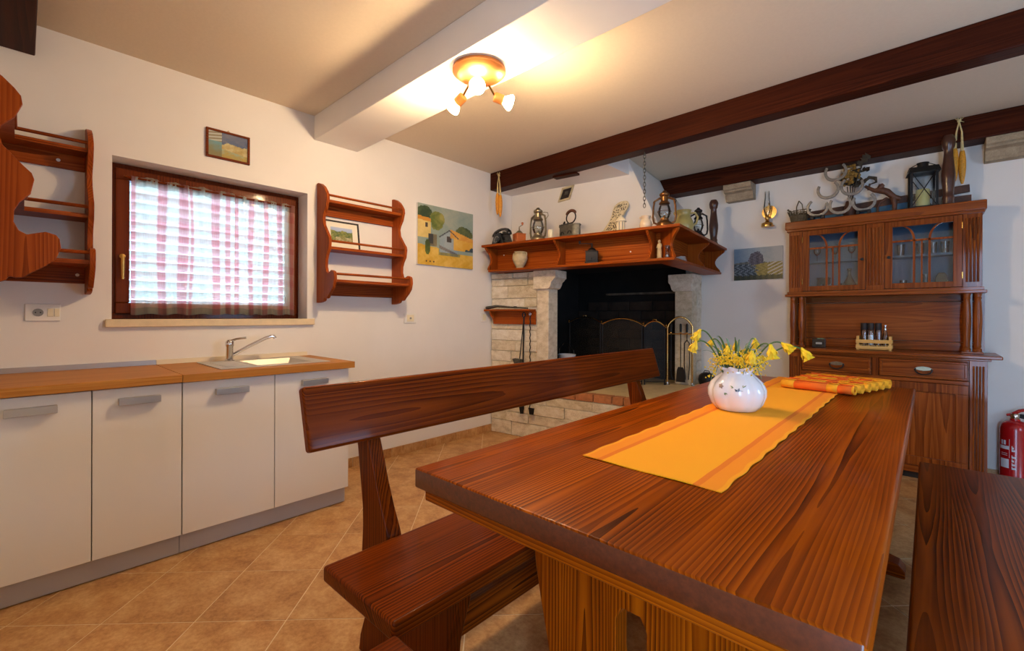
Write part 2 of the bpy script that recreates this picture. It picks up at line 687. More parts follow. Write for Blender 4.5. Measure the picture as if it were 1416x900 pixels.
TS, TO = .338, (-1.777, .678)
dg = 1 / math.sqrt(2)
for i in range(-16, 20):
    for j in range(-16, 20):
        g = .0022
        sq = [(i + g / TS, j + g / TS), (i + 1 - g / TS, j + g / TS), (i + 1 - g / TS, j + 1 - g / TS), (i + g / TS, j + 1 - g / TS)]
        w = [(TO[0] + TS * dg * (a - b), TO[1] + TS * dg * (a + b)) for a, b in sq]
        w = clip_poly(w, XW, XE, YF, YB)
        if len(w) >= 3:
            MB().prism(w, 'z', -.008, 0.0).build('tile', 'floor_tile', floor)

struct(MB().box(XW - .3, XE + .2, YF - .2, YB + .2, ZC, ZC + .1), 'ceiling', 'ceiling_paint', 'pale plastered ceiling between the beams')
WY0, WY1, WZ0, WZ1 = .324, 1.357, 1.122, 2.0          # window opening in the left wall
wl = MB()
wl.box(XW - .3, XW, YF - .2, WY0, 0, ZC)
wl.box(XW - .3, XW, WY1, YB + .2, 0, ZC)
wl.box(XW - .3, XW, WY0, WY1, 0, WZ0)
wl.box(XW - .3, XW, WY0, WY1, WZ1, ZC)
struct(wl, 'wall_left', 'plaster', 'off-white plastered wall with the curtained window')
struct(MB().box(XW, XE + .2, YB, YB + .2, 0, ZC), 'wall_back', 'plaster', 'off-white plastered wall behind the dresser')
DX0, DX1, DZ = .32, .96, 2.12                           # glazed door opening behind the camera
wf = MB()
wf.box(XW, DX0, YF - .12, YF, 0, ZC)
wf.box(DX1, XE + .2, YF - .12, YF, 0, ZC)
wf.box(DX0, DX1, YF - .12, YF, DZ, ZC)
struct(wf, 'wall_front', 'plaster', 'off-white plastered wall behind the camera')
RY0, RY1, RZ0, RZ1 = 2.0, 2.8, .95, 1.85
wr = MB()
wr.box(XE, XE + .2, YF, RY0, 0, ZC)
wr.box(XE, XE + .2, RY1, YB, 0, ZC)
wr.box(XE, XE + .2, RY0, RY1, 0, RZ0)
wr.box(XE, XE + .2, RY0, RY1, RZ1, ZC)
struct(wr, 'wall_right', 'plaster', 'off-white plastered wall with the wide window')


def frame_rect(mb, axis, a, b, h0, h1, w0, w1, t):
    """Rectangular frame of member width t; axis 'x' -> lies in the y/z plane between x=a..b."""
    for (p0, p1, q0, q1) in ((w0, w1, h0, h0 + t), (w0, w1, h1 - t, h1), (w0, w0 + t, h0 + t, h1 - t), (w1 - t, w1, h0 + t, h1 - t)):
        if axis == 'x':
            mb.box(a, b, p0, p1, q0, q1)
        else:
            mb.box(p0, p1, a, b, q0, q1)
    return mb


d1 = thing('door_1', 'glazed wooden door frame behind the camera', None, (0, 0, 0), kind='structure')
frame_rect(MB(), 'y', YF - .12, YF - .02, 0.0, DZ, DX0, DX1, .05).build('door_frame', 'frame_wood_z', d1)
w2 = thing('window_2', 'wide wooden window in the wall beside the long bench', None, (0, 0, 0), kind='structure')
frame_rect(MB(), 'x', XE + .06, XE + .12, RZ0, RZ1, RY0, RY1, .06).build('window_frame', 'frame_wood_z', w2)

# window with the check curtains
w1 = thing('window_1', 'brown wooden window in the deep reveal above the sink', None, (0, 0, 0), kind='structure')
XG = -3.36
frame_rect(MB(), 'x', XG - .06, XG, WZ0, WZ1, WY0, WY1, .034).build('window_frame', 'frame_wood_z', w1, bevel=.004)
sash = frame_rect(MB(), 'x', XG - .045, XG + .018, WZ0 + .03, WZ1 - .028, WY0 + .028, WY1 - .022, .062).build('sash', 'frame_wood_z', w1, bevel=.006)
MB().box(XG - .025, XG - .019, WY0 + .08, WY1 - .075, WZ0 + .085, WZ1 - .085).build('pane', 'pane_glass', w1)
hd = MB()
hd.lathe([(.014, 0), (.014, .006), (.009, .008), (.009, .03)], 14, Matrix.Translation((XG + .018, .382, 1.475)) @ Matrix.Rotation(PI / 2, 4, 'Y'))
hd.tube([(XG + .045, .382, 1.48), (XG + .047, .382, 1.45), (XG + .043, .382, 1.40), (XG + .043, .382, 1.345)], [.009, .010, .009, .007], 10)
tag(hd.build('handle', 'brass', w1, smooth=True), 'brass lever handle')
MB().box(XW - .16, XW + .028, .297, 1.40, 1.079, 1.122).build('sill', 'sill_stone', w1, bevel=.004)

# roller shutter with tilted slats outside the panes
sh = thing('window_shutter', 'white slatted shutter outside the curtained window', 'shutter', (XG - .14, .8405, 1.1))
zs = [1.15 + .0585 * k for k in range(15)]
for z in zs:
    M = Matrix.Translation((0, 0, z - 1.1)) @ Matrix.Rotation(math.radians(31), 4, 'Y')
    MB().box(-.004, .004, -.476, .476, -.029, .029, M).build('slat', 'slat_white', sh)
MB().box(-.02, .02, -.515, -.476, .03, .89).build('guide_rail', 'slat_white', sh)
MB().box(-.02, .02, .476, .515, .03, .89).build('guide_rail', 'slat_white', sh)


def curtain(y0, y1, zt, zb, seed, label, bands):
    rnd = random.Random(seed)
    nx, nz = 110, 60
    ph = [rnd.uniform(0, 6.28) for _ in range(5)]
    H, W = zt - zb, y1 - y0

    def place(x, _, z):
        s, t = x / W, z / H
        a = .006 + .004 * t
        d = a * math.sin(s * 38 + ph[0] + .8 * math.sin(t * 3 + ph[2])) + .004 * math.sin(s * 71 + ph[1] + t)
        if t > .93:
            d += .004 * math.sin(s * 150)
        return (XG + .036 + d, y0 + x + .024 * s * (1 - s) * math.sin(t * 5 + s * 9), zb + z + .004 * math.sin(s * 25 + ph[3]))

    def col(s, t):
        red = 0.0
        for c, wd in bands:
            if abs(s - c) < wd:
                red += .52
            elif abs(s - c) < wd + .010:
                red += .2
        for c, wd in ((.08, .022), (.28, .018), (.40, .026), (.575, .018), (.68, .026), (.86, .02)):
            if abs(t - c) < wd:
                red += .17
            elif abs(t - c) < wd + .012:
                red += .1
        thread = .04 * math.sin(s * 400) * math.sin(t * 330)
        hem = .82 if (t < .05 or t > .93) else 1.0
        red = min(red, .85) + thread
        return [255 * hem * (1 - x) for x in (.02 + .08 * red, .04 + .50 * red, .14 + .40 * red)]
    o = painted('curtain', W, H, nx, nz, col, None, place, 'curtain')
    o.data.polygons.foreach_set('use_smooth', [True] * len(o.data.polygons))
    return tag(o, label, 'curtain', 'check curtains of the kitchen window')


curtain(.416, .936, 1.935, 1.148, 3, 'sheer red and white check curtain beside the brass window handle', ((.02, .02), (.27, .035), (.47, .04), (.55, .012), (.80, .035), (.93, .02)))
curtain(.936, 1.315, 1.925, 1.148, 9, 'sheer red and white check curtain at the window edge towards the hanging shelf', ((.03, .03), (.26, .035), (.50, .045), (.74, .035), (.95, .03)))
rd = MB().tube([(XG + .036, .385, 1.925), (XG + .036, 1.31, 1.912)], .006, 8)
tag(rd.build('curtain_rod', 'frame_wood_y', None, smooth=True), 'thin brown rod carrying the check curtains', 'curtain rod')


# beams
def beam(name_label, pts, z0, z1, mat):
    return tag(MB().prism(pts, 'z', z0, z1).build('ceiling_beam', mat, None, bevel=.006), name_label, None, None, 'structure')


ZB = 2.39
beam('white plastered ceiling beam carrying the spot lamp', [(XW, 1.40), (XE, 1.40), (XE, 1.733), (XW, 1.733)], ZB, ZC, 'white_beam')
b1 = beam('dark stained wooden beam running over the mantel front', [(XW, 3.152), (XE, 3.06), (XE, 3.185), (XW, 3.277)], ZB, ZC, 'beam_wood_x')
beam('dark stained wooden beam lying along the dresser wall', [(-2.1, 4.50), (XE, 4.50), (XE, YB), (-2.1, YB)], ZB, ZC, 'beam_wood_x')
beam('dark stained wooden beam above the corner shelf', [(XW, YF), (XE, YF), (XE, .04), (XW, .04)], ZB + .015, ZC, 'beam_wood_x')
for p in ((-1.442, -1.2), (.286, .53)):
    c = MB()
    c.prism([(YB, 2.245), (YB, ZB), (4.508, ZB), (4.508, 2.345), (4.53, 2.335), (4.53, 2.322), (4.575, 2.312), (4.60, 2.245)], 'x', p[0], p[1])
    tag(c.build('stone_corbel', 'corbel_stone', None, bevel=.004), 'moulded stone corbel under the wall beam ' + ('beside the oil lamp' if p[0] < -1 else 'above the fire extinguisher'), 'corbel', 'stone corbels under the wall beam')

# skirting
bl = struct(MB().box(XW, XW + .006, 1.36, 3.17, 0, .068), 'baseboard_left', 'grout', 'beige tile skirting below the hanging shelf')
y = 1.36
while y < 3.1:
    MB().box(XW + .002, XW + .012, y + .001, min(y + .334, 3.17), 0, .07).build('tile', 'floor_tile', bl)
    y += .338
bb = struct(MB().box(-1.4, XE, YB - .006, YB, 0, .068), 'baseboard_back', 'grout', 'beige tile skirting under the dresser wall')
x = -1.4
while x < XE - .1:
    MB().box(x + .001, min(x + .337, XE), YB - .012, YB - .002, 0, .07).build('tile', 'floor_tile', bb)
    x += .338


# ------------------------------------------------------------------ kitchen units
XD = -2.60


def cabinet(name_label, y0, ym, y1, group):
    r = thing('base_cabinet', name_label, 'cabinet', (XD, y0, 0), 0, group)
    w = y1 - y0
    MB().box(XW - XD + .005, -.02, .002, w - .002, .10, .826).build('body', 'cabinet_carcass', r)
    MB().box(-.06, -.045, 0.0, w - .002, 0.004, .10).build('toe_kick', 'toe_kick', r)
    for a, b in ((0, ym - y0), (ym - y0, w)):
        d = MB().box(-.018, 0, a + .0018, b - .0018, .104, .824).build('door', 'cabinet_white', r, bevel=.0015, bseg=1)
        cy = (a + b) / 2
        h = MB()
        h.box(.024, .030, cy - .073, cy + .073, .752, .782)
        h.box(0, .026, cy - .073, cy - .066, .752, .782)
        h.box(0, .026, cy + .066, cy + .073, .752, .782)
        h.box(0.004, .026, cy - .07, cy + .07, .780, .783)
        h.build('handle', 'satin_steel', d, bevel=.001, bseg=1)
    return r


cabinet('white two-door kitchen unit under the corner shelf', -.152, .201, .515, 'white kitchen units')
cabinet('white two-door kitchen unit below the steel sink', .516, .928, 1.352, 'white kitchen units')
ZT0, ZT1 = .829, .866
XWF = XD + .03
wa = thing('worktop', 'oak-coloured worktop without a sink below the corner shelf', 'worktop', (0, 0, 0))
MB().box(XW + .003, XWF, -.152, .5115, ZT0, ZT1).build('board', 'worktop_y', wa, bevel=.005)
MB().box(XW + .001, XW + .016, -.152, .5115, ZT1, ZT1 + .026).build('upstand', 'satin_steel', wa)
wb = thing('worktop', 'oak-coloured worktop holding the steel sink', 'worktop', (0, 0, 0))
SX0, SX1, SY0, SY1 = -3.135, -2.665, .69, 1.268        # sink plate
BX0, BX1, BY0, BY1 = -3.06, -2.72, .885, 1.185         # bowl
t = MB()
t.box(XW + .003, BX0 - .006, .5125, 1.375, ZT0, ZT1)
t.box(BX1 + .006, XWF, .5125, 1.375, ZT0, ZT1)
t.box(BX0 - .006, BX1 + .006, .5125, BY0 - .006, ZT0, ZT1)
t.box(BX0 - .006, BX1 + .006, BY1 + .006, 1.375, ZT0, ZT1)
t.build('board', 'worktop_y', wb)
MB().box(XW + .001, XW + .016, .5125, 1.352, ZT1, ZT1 + .026).build('upstand', 'cream_enamel', wb)
sk = thing('kitchen_sink', 'steel inset sink with drainer in the worktop', 'sink', (0, 0, ZT1))
p = MB()
p.box(SX0, BX0, SY0, SY1, 0, .005)
p.box(BX1, SX1, SY0, SY1, 0, .005)
p.box(BX0, BX1, SY0, BY0, 0, .005)
p.box(BX0, BX1, BY1, SY1, 0, .005)
p.build('rim', 'sink_steel', sk, bevel=.002, bseg=1)
bw = MB()
g = .02
top = [(BX0, BY0, .004), (BX1, BY0, .004), (BX1, BY1, .004), (BX0, BY1, .004)]
bot = [(BX0 + g, BY0 + g, -.03), (BX1 - g, BY0 + g, -.03), (BX1 - g, BY1 - g, -.03), (BX0 + g, BY1 - g, -.03)]
bw.add(top + bot, [(0, 1, 5, 4), (1, 2, 6, 5), (2, 3, 7, 6), (3, 0, 4, 7), (4, 5, 6, 7)])
bw.build('bowl', 'sink_steel', sk)
for k in range(7):
    xx = BX0 + .03 + k * .046
    MB().box(xx, xx + .012, SY0 + .04, BY0 - .03, .004, .008).build('drainer_rib', 'sink_steel', sk, bevel=.002, bseg=1)
tp = thing('kitchen_tap', 'chrome mixer tap with a long raised spout on the sink', 'tap', (-3.085, .845, ZT1 + .004))
MB().lathe([(.026, 0), (.026, .008), (.02, .012), (.02, .085), (.024, .095), (.023, .115), (.012, .128), (1e-4, .13)], 18).build('body', 'chrome', tp, smooth=True)
MB().tube([(0, .015, .035), (.012, .10, .085), (.02, .19, .13), (.022, .225, .142), (.023, .24, .141), (.024, .246, .13)], [.0105] * 5 + [.012], 12).build('spout', 'chrome', tp, smooth=True)
MB().tube([(0, 0, .118), (.02, .03, .132), (.05, .075, .14)], [.008, .006, .007], 8).build('lever', 'chrome', tp, smooth=True)


def wall_plate(label, y0, y1, z0, z1, kind):
    r = thing('socket_plate' if kind == 'socket' else 'light_switch', label, 'socket' if kind == 'socket' else 'switch', (XW, y0, z0))
    w, h = y1 - y0, z1 - z0
    MB().box(0, .009, 0, w, 0, h).build('plate', 'white_plastic', r, bevel=.004)
    M = Matrix.Rotation(PI / 2, 4, 'Y')
    if kind == 'socket':
        MB().lathe([(.019, 0), (.019, .004), (.0175, .004), (.0175, .001), (1e-4, .001)], 22, Matrix.Translation((.0085, w * .36, h / 2)) @ M).build('outlet', 'grey_plastic', r, smooth=True)
        for k in (-1, 1):
            MB().lathe([(.003, 0), (.003, .0015)], 8, Matrix.Translation((.0095, w * .36 + .0085 * k, h / 2)) @ M).build('pin_hole', 'black_hole', r)
        MB().box(.009, .0125, w * .62, w * .62 + .022, h / 2 - .02, h / 2 + .02).build('rocker', 'cream_enamel', r, bevel=.001, bseg=1)
        MB().box(.009, .0125, w * .82, w * .82 + .018, h / 2 - .02, h / 2 + .02).build('rocker', 'cream_enamel', r, bevel=.001, bseg=1)
    else:
        MB().box(.009, .0125, w * .22, w * .78, h * .18, h * .82).build('rocker', 'cream_enamel', r, bevel=.002)
        if kind == 'dot':
            MB().lathe([(.009, 0), (.009, .003)], 14, Matrix.Translation((.0125, w / 2, h / 2)) @ M).build('knob', 'grey_plastic', r, smooth=True)
    return r


wall_plate('cream double socket plate below the corner shelf', .008, .131, 1.113, 1.199, 'socket')
wall_plate('cream switch plate with a round knob below the hanging shelf', 2.15, 2.272, 1.08, 1.166, 'dot')
wall_plate('small plain cream switch plate beside the stone chimney pier', 3.03, 3.11, 1.085, 1.177, 'plain')


# ------------------------------------------------------------------ wall shelves
PROF = [(0.0, 2.085), (0.024, 2.085), (0.061, 2.073), (0.105, 2.045), (0.137, 2.011), (0.155, 1.985), (0.159, 1.954), (0.138, 1.896), (0.105, 1.855), (0.095, 1.829), (0.106, 1.779),
        (0.16, 1.712), (0.185, 1.685), (0.192, 1.661), (0.182, 1.602), (0.152, 1.562), (0.138, 1.53), (0.136, 1.484), (0.150, 1.45), (0.172, 1.437), (0.195, 1.445), (0.224, 1.455), (0.255, 1.445), (0.265, 1.429),
        (0.269, 1.394), (0.255, 1.347), (0.225, 1.315), (0.185, 1.285), (0.163, 1.264), (0.142, 1.262), (0.125, 1.268), (0.115, 1.25), (0.099, 1.243), (0.07, 1.238), (0.045, 1.235), (0.0, 1.235)]
ws = thing('wall_shelf', 'scalloped wooden wall shelf with three tiers beside the window', 'shelf', (XW, 1.422, 0))
W = .634
for y0 in (0, W - .022):
    MB().prism(PROF, 'y', y0, y0 + .022).build('side_panel', 'shelf_wood_z', ws, bevel=.003)
for z, d in ((1.935, .135), (1.605, .165), (1.372, .245)):
    MB().box(.002, d, .022, W - .022, z, z + .02).build('shelf_board', 'shelf_wood_y', ws, bevel=.002, bseg=1)
for z, d in ((1.985, .135), (1.662, .168), (1.43, .24)):
    MB().tube([(d, .02, z), (d, W - .02, z)], .0085, 8).build('rod', 'shelf_wood_y', ws, smooth=True)
for z0, z1 in ((1.862, 1.936), (1.288, 1.374)):
    MB().box(.001, .02, .022, W - .022, z0, z1).build('back_rail', 'shelf_wood_y', ws, bevel=.002, bseg=1)

# L-shaped shelf in the corner above the worktop
cs = thing('corner_shelf', 'scalloped wooden corner shelf with three tiers above the worktop', 'shelf', (XW, YF, 0))
SY = .24 - YF
LX = .56                                                # run along the wall behind the camera
LY = SY
MB().prism([(d, z + .015) for d, z in PROF], 'y', SY - .022, SY).build('side_panel', 'shelf_wood_z', cs, bevel=.003)
MB().prism([(d, z + .03) for d, z in PROF], 'x', LX - .022, LX).build('side_panel', 'shelf_wood_z', cs, bevel=.003)
for z, d in ((1.952, .135), (1.622, .165), (1.389, .245)):
    MB().prism([(.002, .002), (LX - .022, .002), (LX - .022, d), (d, d), (d, SY - .022), (.002, SY - .022)], 'z', z, z + .02).build('shelf_board', 'shelf_wood_y', cs)
for z, d in ((2.0, .135), (1.677, .168), (1.445, .24)):
    MB().tube([(d, d, z), (d, SY - .02, z)], .0085, 8).build('rod', 'shelf_wood_y', cs, smooth=True)
    MB().tube([(LX - .02, d, z), (d, d, z)], .0085, 8).build('rod', 'shelf_wood_y', cs, smooth=True)
for z0, z1 in ((1.879, 1.953), (1.305, 1.391)):
    rr = MB().box(.001, .02, .022, SY - .022, z0, z1).build('back_rail', 'shelf_wood_y', cs, bevel=.002, bseg=1)
    MB().lathe([(.008, 0), (.008, .002)], 10, Matrix.Translation((.02, .28 if z0 > 1.5 else .35, (z0 + z1) / 2)) @ Matrix.Rotation(PI / 2, 4, 'Y')).build('screw_cap', 'white_plastic', rr)

# ------------------------------------------------------------------ pictures on the walls


def fbm(x, y, seed=0):
    v = 0
    a = .5
    for k in range(4):
        v += a * math.sin(x * (3.1 + 2.3 * k) * (1.7 ** k) + seed * 1.3 + 2 * math.sin(y * (2.7 + k) * (1.5 ** k) + seed)) * math.cos(y * (2.3 + 1.9 * k) * (1.6 ** k) + seed * .7 + k)
        a *= .55
    return v


def mixc(a, b, t):
    t = max(0, min(1, t))
    return [p + (q - p) * t for p, q in zip(a, b)]


def art_houses(s, t):
    n = fbm(s * 3, t * 3, 1)
    c = mixc((136, 158, 150), (176, 180, 160), t * .5 + .5 * n)               # sky
    if ((s - .12) / .13) ** 2 + ((t - .86) / .12) ** 2 < 1 + n * .4:
        c = mixc((52, 72, 48), (88, 104, 60), .5 + n)
    if ((s - .32) / .13) ** 2 + ((t - .76) / .16) ** 2 < 1 + n * .5:
        c = mixc((96, 112, 48), (160, 156, 84), .5 + n)
    if ((s - .83) / .16) ** 2 + ((t - .62) / .12) ** 2 < 1 + n * .4:
        c = mixc((66, 84, 56), (112, 118, 70), .5 + n)
    if s < .22 and .45 < t < .80 - .1 * s:
        c = mixc((214, 188, 110), (232, 204, 130), .5 + n)
        if t > .74 - .1 * s:
            c = (216, 150, 50)
        if .12 < s < .17 and .62 < t < .70:
            c = (84, 72, 60)
    if .18 < s < .32 and .32 < t < .53:
        c = mixc((110, 104, 84), (150, 140, 100), .5 + n)
        if s < .26 and t > .36:
            c = (64, 66, 64)
    if .37 < s < .70 and .22 < t < .62 - abs(s - .55) * .75 + .02:
        c = mixc((134, 158, 172), (164, 178, 180), .5 + n)
        if .50 < s < .58 and .42 < t < .53:
            c = (74, 72, 70)
    if .62 < s and .30 < t < .52:
        c = mixc((220, 168, 60), (228, 190, 100), .5 + n)
        if s > .84 and t < .38 + .1 * n:
            c = (58, 78, 88)
    if s > .56 and t < .66 - .28 * (s - .55) and t > .50 - .07 * (s - .6):
        c = mixc((214, 150, 60), (226, 176, 84), .5 + n)
    for m in (.012,):
        if .36 < s < .72 and abs(t - (.63 - abs(s - .55) * .75)) < m:
            c = (74, 80, 86)
    if .36 < s < .74 and t < .36 - .35 * (s - .36) and t > .30 - .3 * (s - .36):
        c = mixc((92, 96, 108), (130, 128, 124), .5 + n)
    if t < .24 + .1 * (s < .36) * (1 - s):
        c = mixc((206, 160, 44), (228, 192, 96), .5 + n)
        if s > .35 and t > .19 and s < .75:
            c = mixc((112, 116, 96), (176, 160, 76), .5 + n)
    if ((s - .165) / .045) ** 2 + ((t - .30) / .13) ** 2 < 1:
        c = mixc((70, 84, 36), (122, 140, 50), .5 + n)
    if .14 < s < .28 and .045 < t < .075 and math.sin(s * 190) + math.sin(s * 97) > .2:
        c = (60, 50, 40)
    return c


po = thing('village_painting', 'unframed canvas painting of yellow and blue houses beside the hanging shelf', 'painting', (XW, 2.272, 1.585))
MB().box(.001, .02, 0, .632, 0, .522).build('canvas', 'paper_white', po)
painted('picture', .632, .522, 96, 80, art_houses, po, lambda x, _, z: (.0215, x, z))


def art_split(s, t):
    n = fbm(s * 4, t * 4, 5)
    if s < .33:
        if t > .62:
            return mixc((226, 222, 208), (150, 128, 90), .5 + .5 * math.sin((t - .3 * s) * 50))
        return mixc((120, 170, 176), (150, 132, 72), (.6 - t) * 2.2 + .4 * n)
    c = mixc((86, 104, 140), (120, 120, 140), (t - .6) * 2 + n)
    if t < .62 - .25 * abs(s - .7) + .1 * n:
        c = mixc((214, 170, 88), (236, 214, 150), .5 + n)
    if t < .35 - .2 * (s - .33):
        c = mixc((188, 190, 150), (210, 166, 60), (.3 - t) * 4 + n)
    return c


pc = thing('framed_picture', 'small framed landscape in two halves above the window', 'picture', (XW, .747, 2.104))
frame_rect(MB(), 'x', .001, .016, 0, .176, 0, .239, .013).build('frame', 'frame_wood_y', pc, bevel=.002)
painted('picture', .213, .15, 60, 44, art_split, pc, lambda x, _, z: (.008, x + .013, z + .013))
MB().box(.010, .011, .013, .226, .013, .163).build('glass', 'pane_glass', pc)
MB().tube([(.004, .112, .175), (.004, .12, .187), (.004, .128, .175)], .002, 6).build('hanger', 'brass', pc)


def art_hill(s, t):
    n = fbm(s * 6, t * 6, 9)
    n2 = fbm(s * 17, t * 15, 4)
    c = mixc((120, 142, 160), (176, 182, 184), s * 1.1 + .2 * n)
    if t < .58 - .12 * abs(s - .3) + .03 * n:
        c = mixc((84, 88, 84), (130, 128, 116), .5 + n2)
    if ((s - .46) / .15) ** 2 + ((t - .62) / .26) ** 2 < 1 + .4 * n:
        c = mixc((64, 62, 72), (112, 110, 124), .5 + n2)
    if s > .3 and t < .53 - .3 * (s - .9) ** 2:
        c = mixc((128, 118, 60), (168, 154, 92), .5 + n2)
        if s > .7 and math.sin((t - .7 * s) * 60) > .5:
            c = (196, 192, 184)
    if t < .5 and s < .5 - .3 * (t - .2) + .1 * n:
        c = mixc((40, 52, 58), (150, 160, 168), .4 + n2)
    if t < .14 + .06 * n:
        c = mixc((48, 54, 44), (110, 106, 70), s + n2 * .6)
    return c


ph_ = thing('hill_painting', 'unframed painting of a hill town between oil lamp and dresser', 'painting', (-1.405 * YB / 4.75, YB, 1.492))
MB().box(0, .412, -.02, -.001, 0, .30).build('canvas', 'paper_white', ph_)
painted('picture', .412, .30, 84, 60, art_hill, ph_, lambda x, _, z: (x, -.0215, z))


def art_photo(s, t):
    n = fbm(s * 6, t * 5, 2)
    if not (.16 < s < .84 and .2 < t < .80):
        return (232, 224, 206)
    c = mixc((150, 170, 210), (190, 200, 220), (t - .6) * 3)
    if t < .66 + .05 * n:
        c = mixc((70, 92, 44), (140, 140, 70), .5 + n)
    if t < .45 + .06 * n and .3 < s:
        c = mixc((180, 170, 140), (120, 120, 60), .5 + n)
    return c


fp_ = thing('framed_photo', 'framed landscape photo leaning on the middle tier of the hanging shelf', 'picture', (XW + .06, 1.452, 1.6255))
tl = Matrix.Rotation(math.radians(-9), 4, 'Y')
fr = MB()
for a in ((0, .27, 0, .010), (0, .27, .20, .21), (0, .010, .010, .20), (.26, .27, .010, .20)):
    fr.box(-.004, .012, a[0], a[1], a[2], a[3], tl)
fr.build('frame', 'print_dark', fp_)
painted('picture', .25, .19, 60, 46, art_photo, fp_, lambda x, _, z: tuple(tl @ Vector((.004, x + .01, z + .01))))
MB().box(-.004, .001, .005, .265, .005, .205, tl).build('backing', 'paper_white', fp_)


# ------------------------------------------------------------------ table and benches
def bevel_box(x0, x1, y0, y1, z0, z1, pred, w, seg=3):
    bm = bmesh.new()
    vs = [bm.verts.new(p) for p in ((x0, y0, z0), (x1, y0, z0), (x1, y1, z0), (x0, y1, z0), (x0, y0, z1), (x1, y0, z1), (x1, y1, z1), (x0, y1, z1))]
    for f in ((0, 3, 2, 1), (4, 5, 6, 7), (0, 1, 5, 4), (1, 2, 6, 5), (2, 3, 7, 6), (3, 0, 4, 7)):
        bm.faces.new([vs[i] for i in f])
    es = [e for e in bm.edges if pred((e.verts[0].co + e.verts[1].co) / 2)]
    bmesh.ops.bevel(bm, geom=es, offset=w, segments=seg, profile=.5, affect='EDGES')
    bm.verts.index_update()
    mb = MB()
    mb.add([v.co.copy() for v in bm.verts], [tuple(v.index for v in f.verts) for f in bm.faces])
    bm.free()
    return mb


TX0, TX1, TY0, TY1, TZ = -.917, -.05, .646, 3.12, .78
TC = (TX0 + TX1) / 2
L = Vector((TC, (TY0 + TY1) / 2, 0))
tb = thing('dining_table', 'long red-brown pine dining table with an orange runner on it', 'table', L)
NP = 7
pw = (TX1 - TX0) / NP
for k in range(NP):
    a, b = TX0 + k * pw, TX0 + (k + 1) * pw

    def pred(m, a=a, b=b, k=k):
        if min(abs(m.y - TY0), abs(m.y - TY1)) < 1e-4:
            return not ((k > 0 and abs(m.x - a) < 1e-4) or (k < NP - 1 and abs(m.x - b) < 1e-4))
        return (k == 0 and abs(m.x - a) < 1e-4) or (k == NP - 1 and abs(m.x - b) < 1e-4)
    pk_ = bevel_box(a, b, TY0, TY1, TZ - .048, TZ, pred, .006).build('plank', 'table_wood_y', tb, smooth=True, loc=-L, angle=50)
    pk_.data.materials.append(MAT('table_endgrain'))
    for pg in pk_.data.polygons:
        if abs(pg.normal.y) > .8:
            pg.material_index = 1
IN = .018
for (x0, x1, y0, y1, ax) in ((TX0 + IN, TX1 - IN, TY0 + IN, TY0 + IN + .05, 'x'), (TX0 + IN, TX1 - IN, TY1 - IN - .05, TY1 - IN, 'x'),
                             (TX0 + IN, TX0 + IN + .05, TY0 + IN + .05, TY1 - IN - .05, 'y'), (TX1 - IN - .05, TX1 - IN, TY0 + IN + .05, TY1 - IN - .05, 'y')):
    MB().box(x0, x1, y0, y1, TZ - .08, TZ - .047).build('apron', 'table_wood_' + ax, tb, bevel=.004, loc=-L)
half = [(.0, .70), (.292, .70), (.285, .60), (.274, .503), (.255, .41), (.232, .31), (.218, .22), (.222, .15), (.245, .09), (.27, .06)]
for yc in (.94, 2.66):
    pr = [(TC + x, z) for x, z in half[1:]] + [(TC + .036, .06), (TC + .036, .30), (TC + .03, .34), (TC + .036, .38), (TC + .036, .465), (TC + .022, .492)]
    pr += [(TC - .022, .492), (TC - .036, .465), (TC - .036, .38), (TC - .03, .34), (TC - .036, .30), (TC - .036, .06)] + [(TC - x, z) for x, z in half[:0:-1]]
    MB().prism(pr, 'y', yc - .027, yc + .027).build('leg', 'table_wood_z', tb, bevel=.005, loc=-L)
    MB().prism([(TC - .41, 0), (TC + .41, 0), (TC + .41, .03), (TC + .39, .055), (TC + .34, .068), (TC - .34, .068), (TC - .39, .055), (TC - .41, .03)], 'y', yc - .045, yc + .045).build('foot', 'table_wood_x', tb, bevel=.005, loc=-L)
MB().box(TC - .024, TC + .024, .92, 2.68, .20, .31).build('stretcher', 'table_wood_y', tb, bevel=.004, loc=-L)


def bench_leg(pts, yc, root, Lv):
    MB().prism(pts, 'y', yc - .026, yc + .026).build('leg', 'bench_wood_z', root, bevel=.006, bseg=3, loc=-Lv)


BY0, BY1 = .57, 2.955
L = Vector((-1.065, 1.76, 0))
bn = thing('backrest_bench', 'red-brown pine bench with a plank backrest on the sink side of the table', 'bench', L)
MB().box(-1.242, -.89, BY0, BY1, .405, .45).build('seat', 'bench_wood_y', bn, bevel=.009, bseg=3, loc=-L)
sidep = [(-.915, .405), (-.925, .36), (-.945, .30), (-.962, .237), (-.968, .18), (-.95, .11), (-.915, .05), (-.90, 0), (-1.05, 0), (-1.075, .028), (-1.25, .028), (-1.275, 0), (-1.44, 0), (-1.43, .06), (-1.402, .13),
         (-1.39, .2), (-1.40, .28), (-1.422, .35), (-1.416, .434), (-1.418, .50), (-1.43, .573), (-1.452, .70), (-1.478, .80), (-1.505, .905), (-1.465, .905), (-1.42, .80), (-1.384, .722), (-1.358, .66), (-1.335, .597),
         (-1.30, .52), (-1.262, .452), (-1.255, .43), (-1.25, .405)]
for yc in (.813, 2.712):
    bench_leg(sidep, yc, bn, L)
tb_ = math.atan2(.055, .19)
Mb = Matrix.Translation((-1.345 - .018, 0, .735)) @ Matrix.Rotation(-tb_, 4, 'Y')
MB().box(-.018, .018, .578, 2.96, 0, .198, Mb).build('backrest', 'bench_wood_y', bn, bevel=.01, bseg=3, loc=-L)

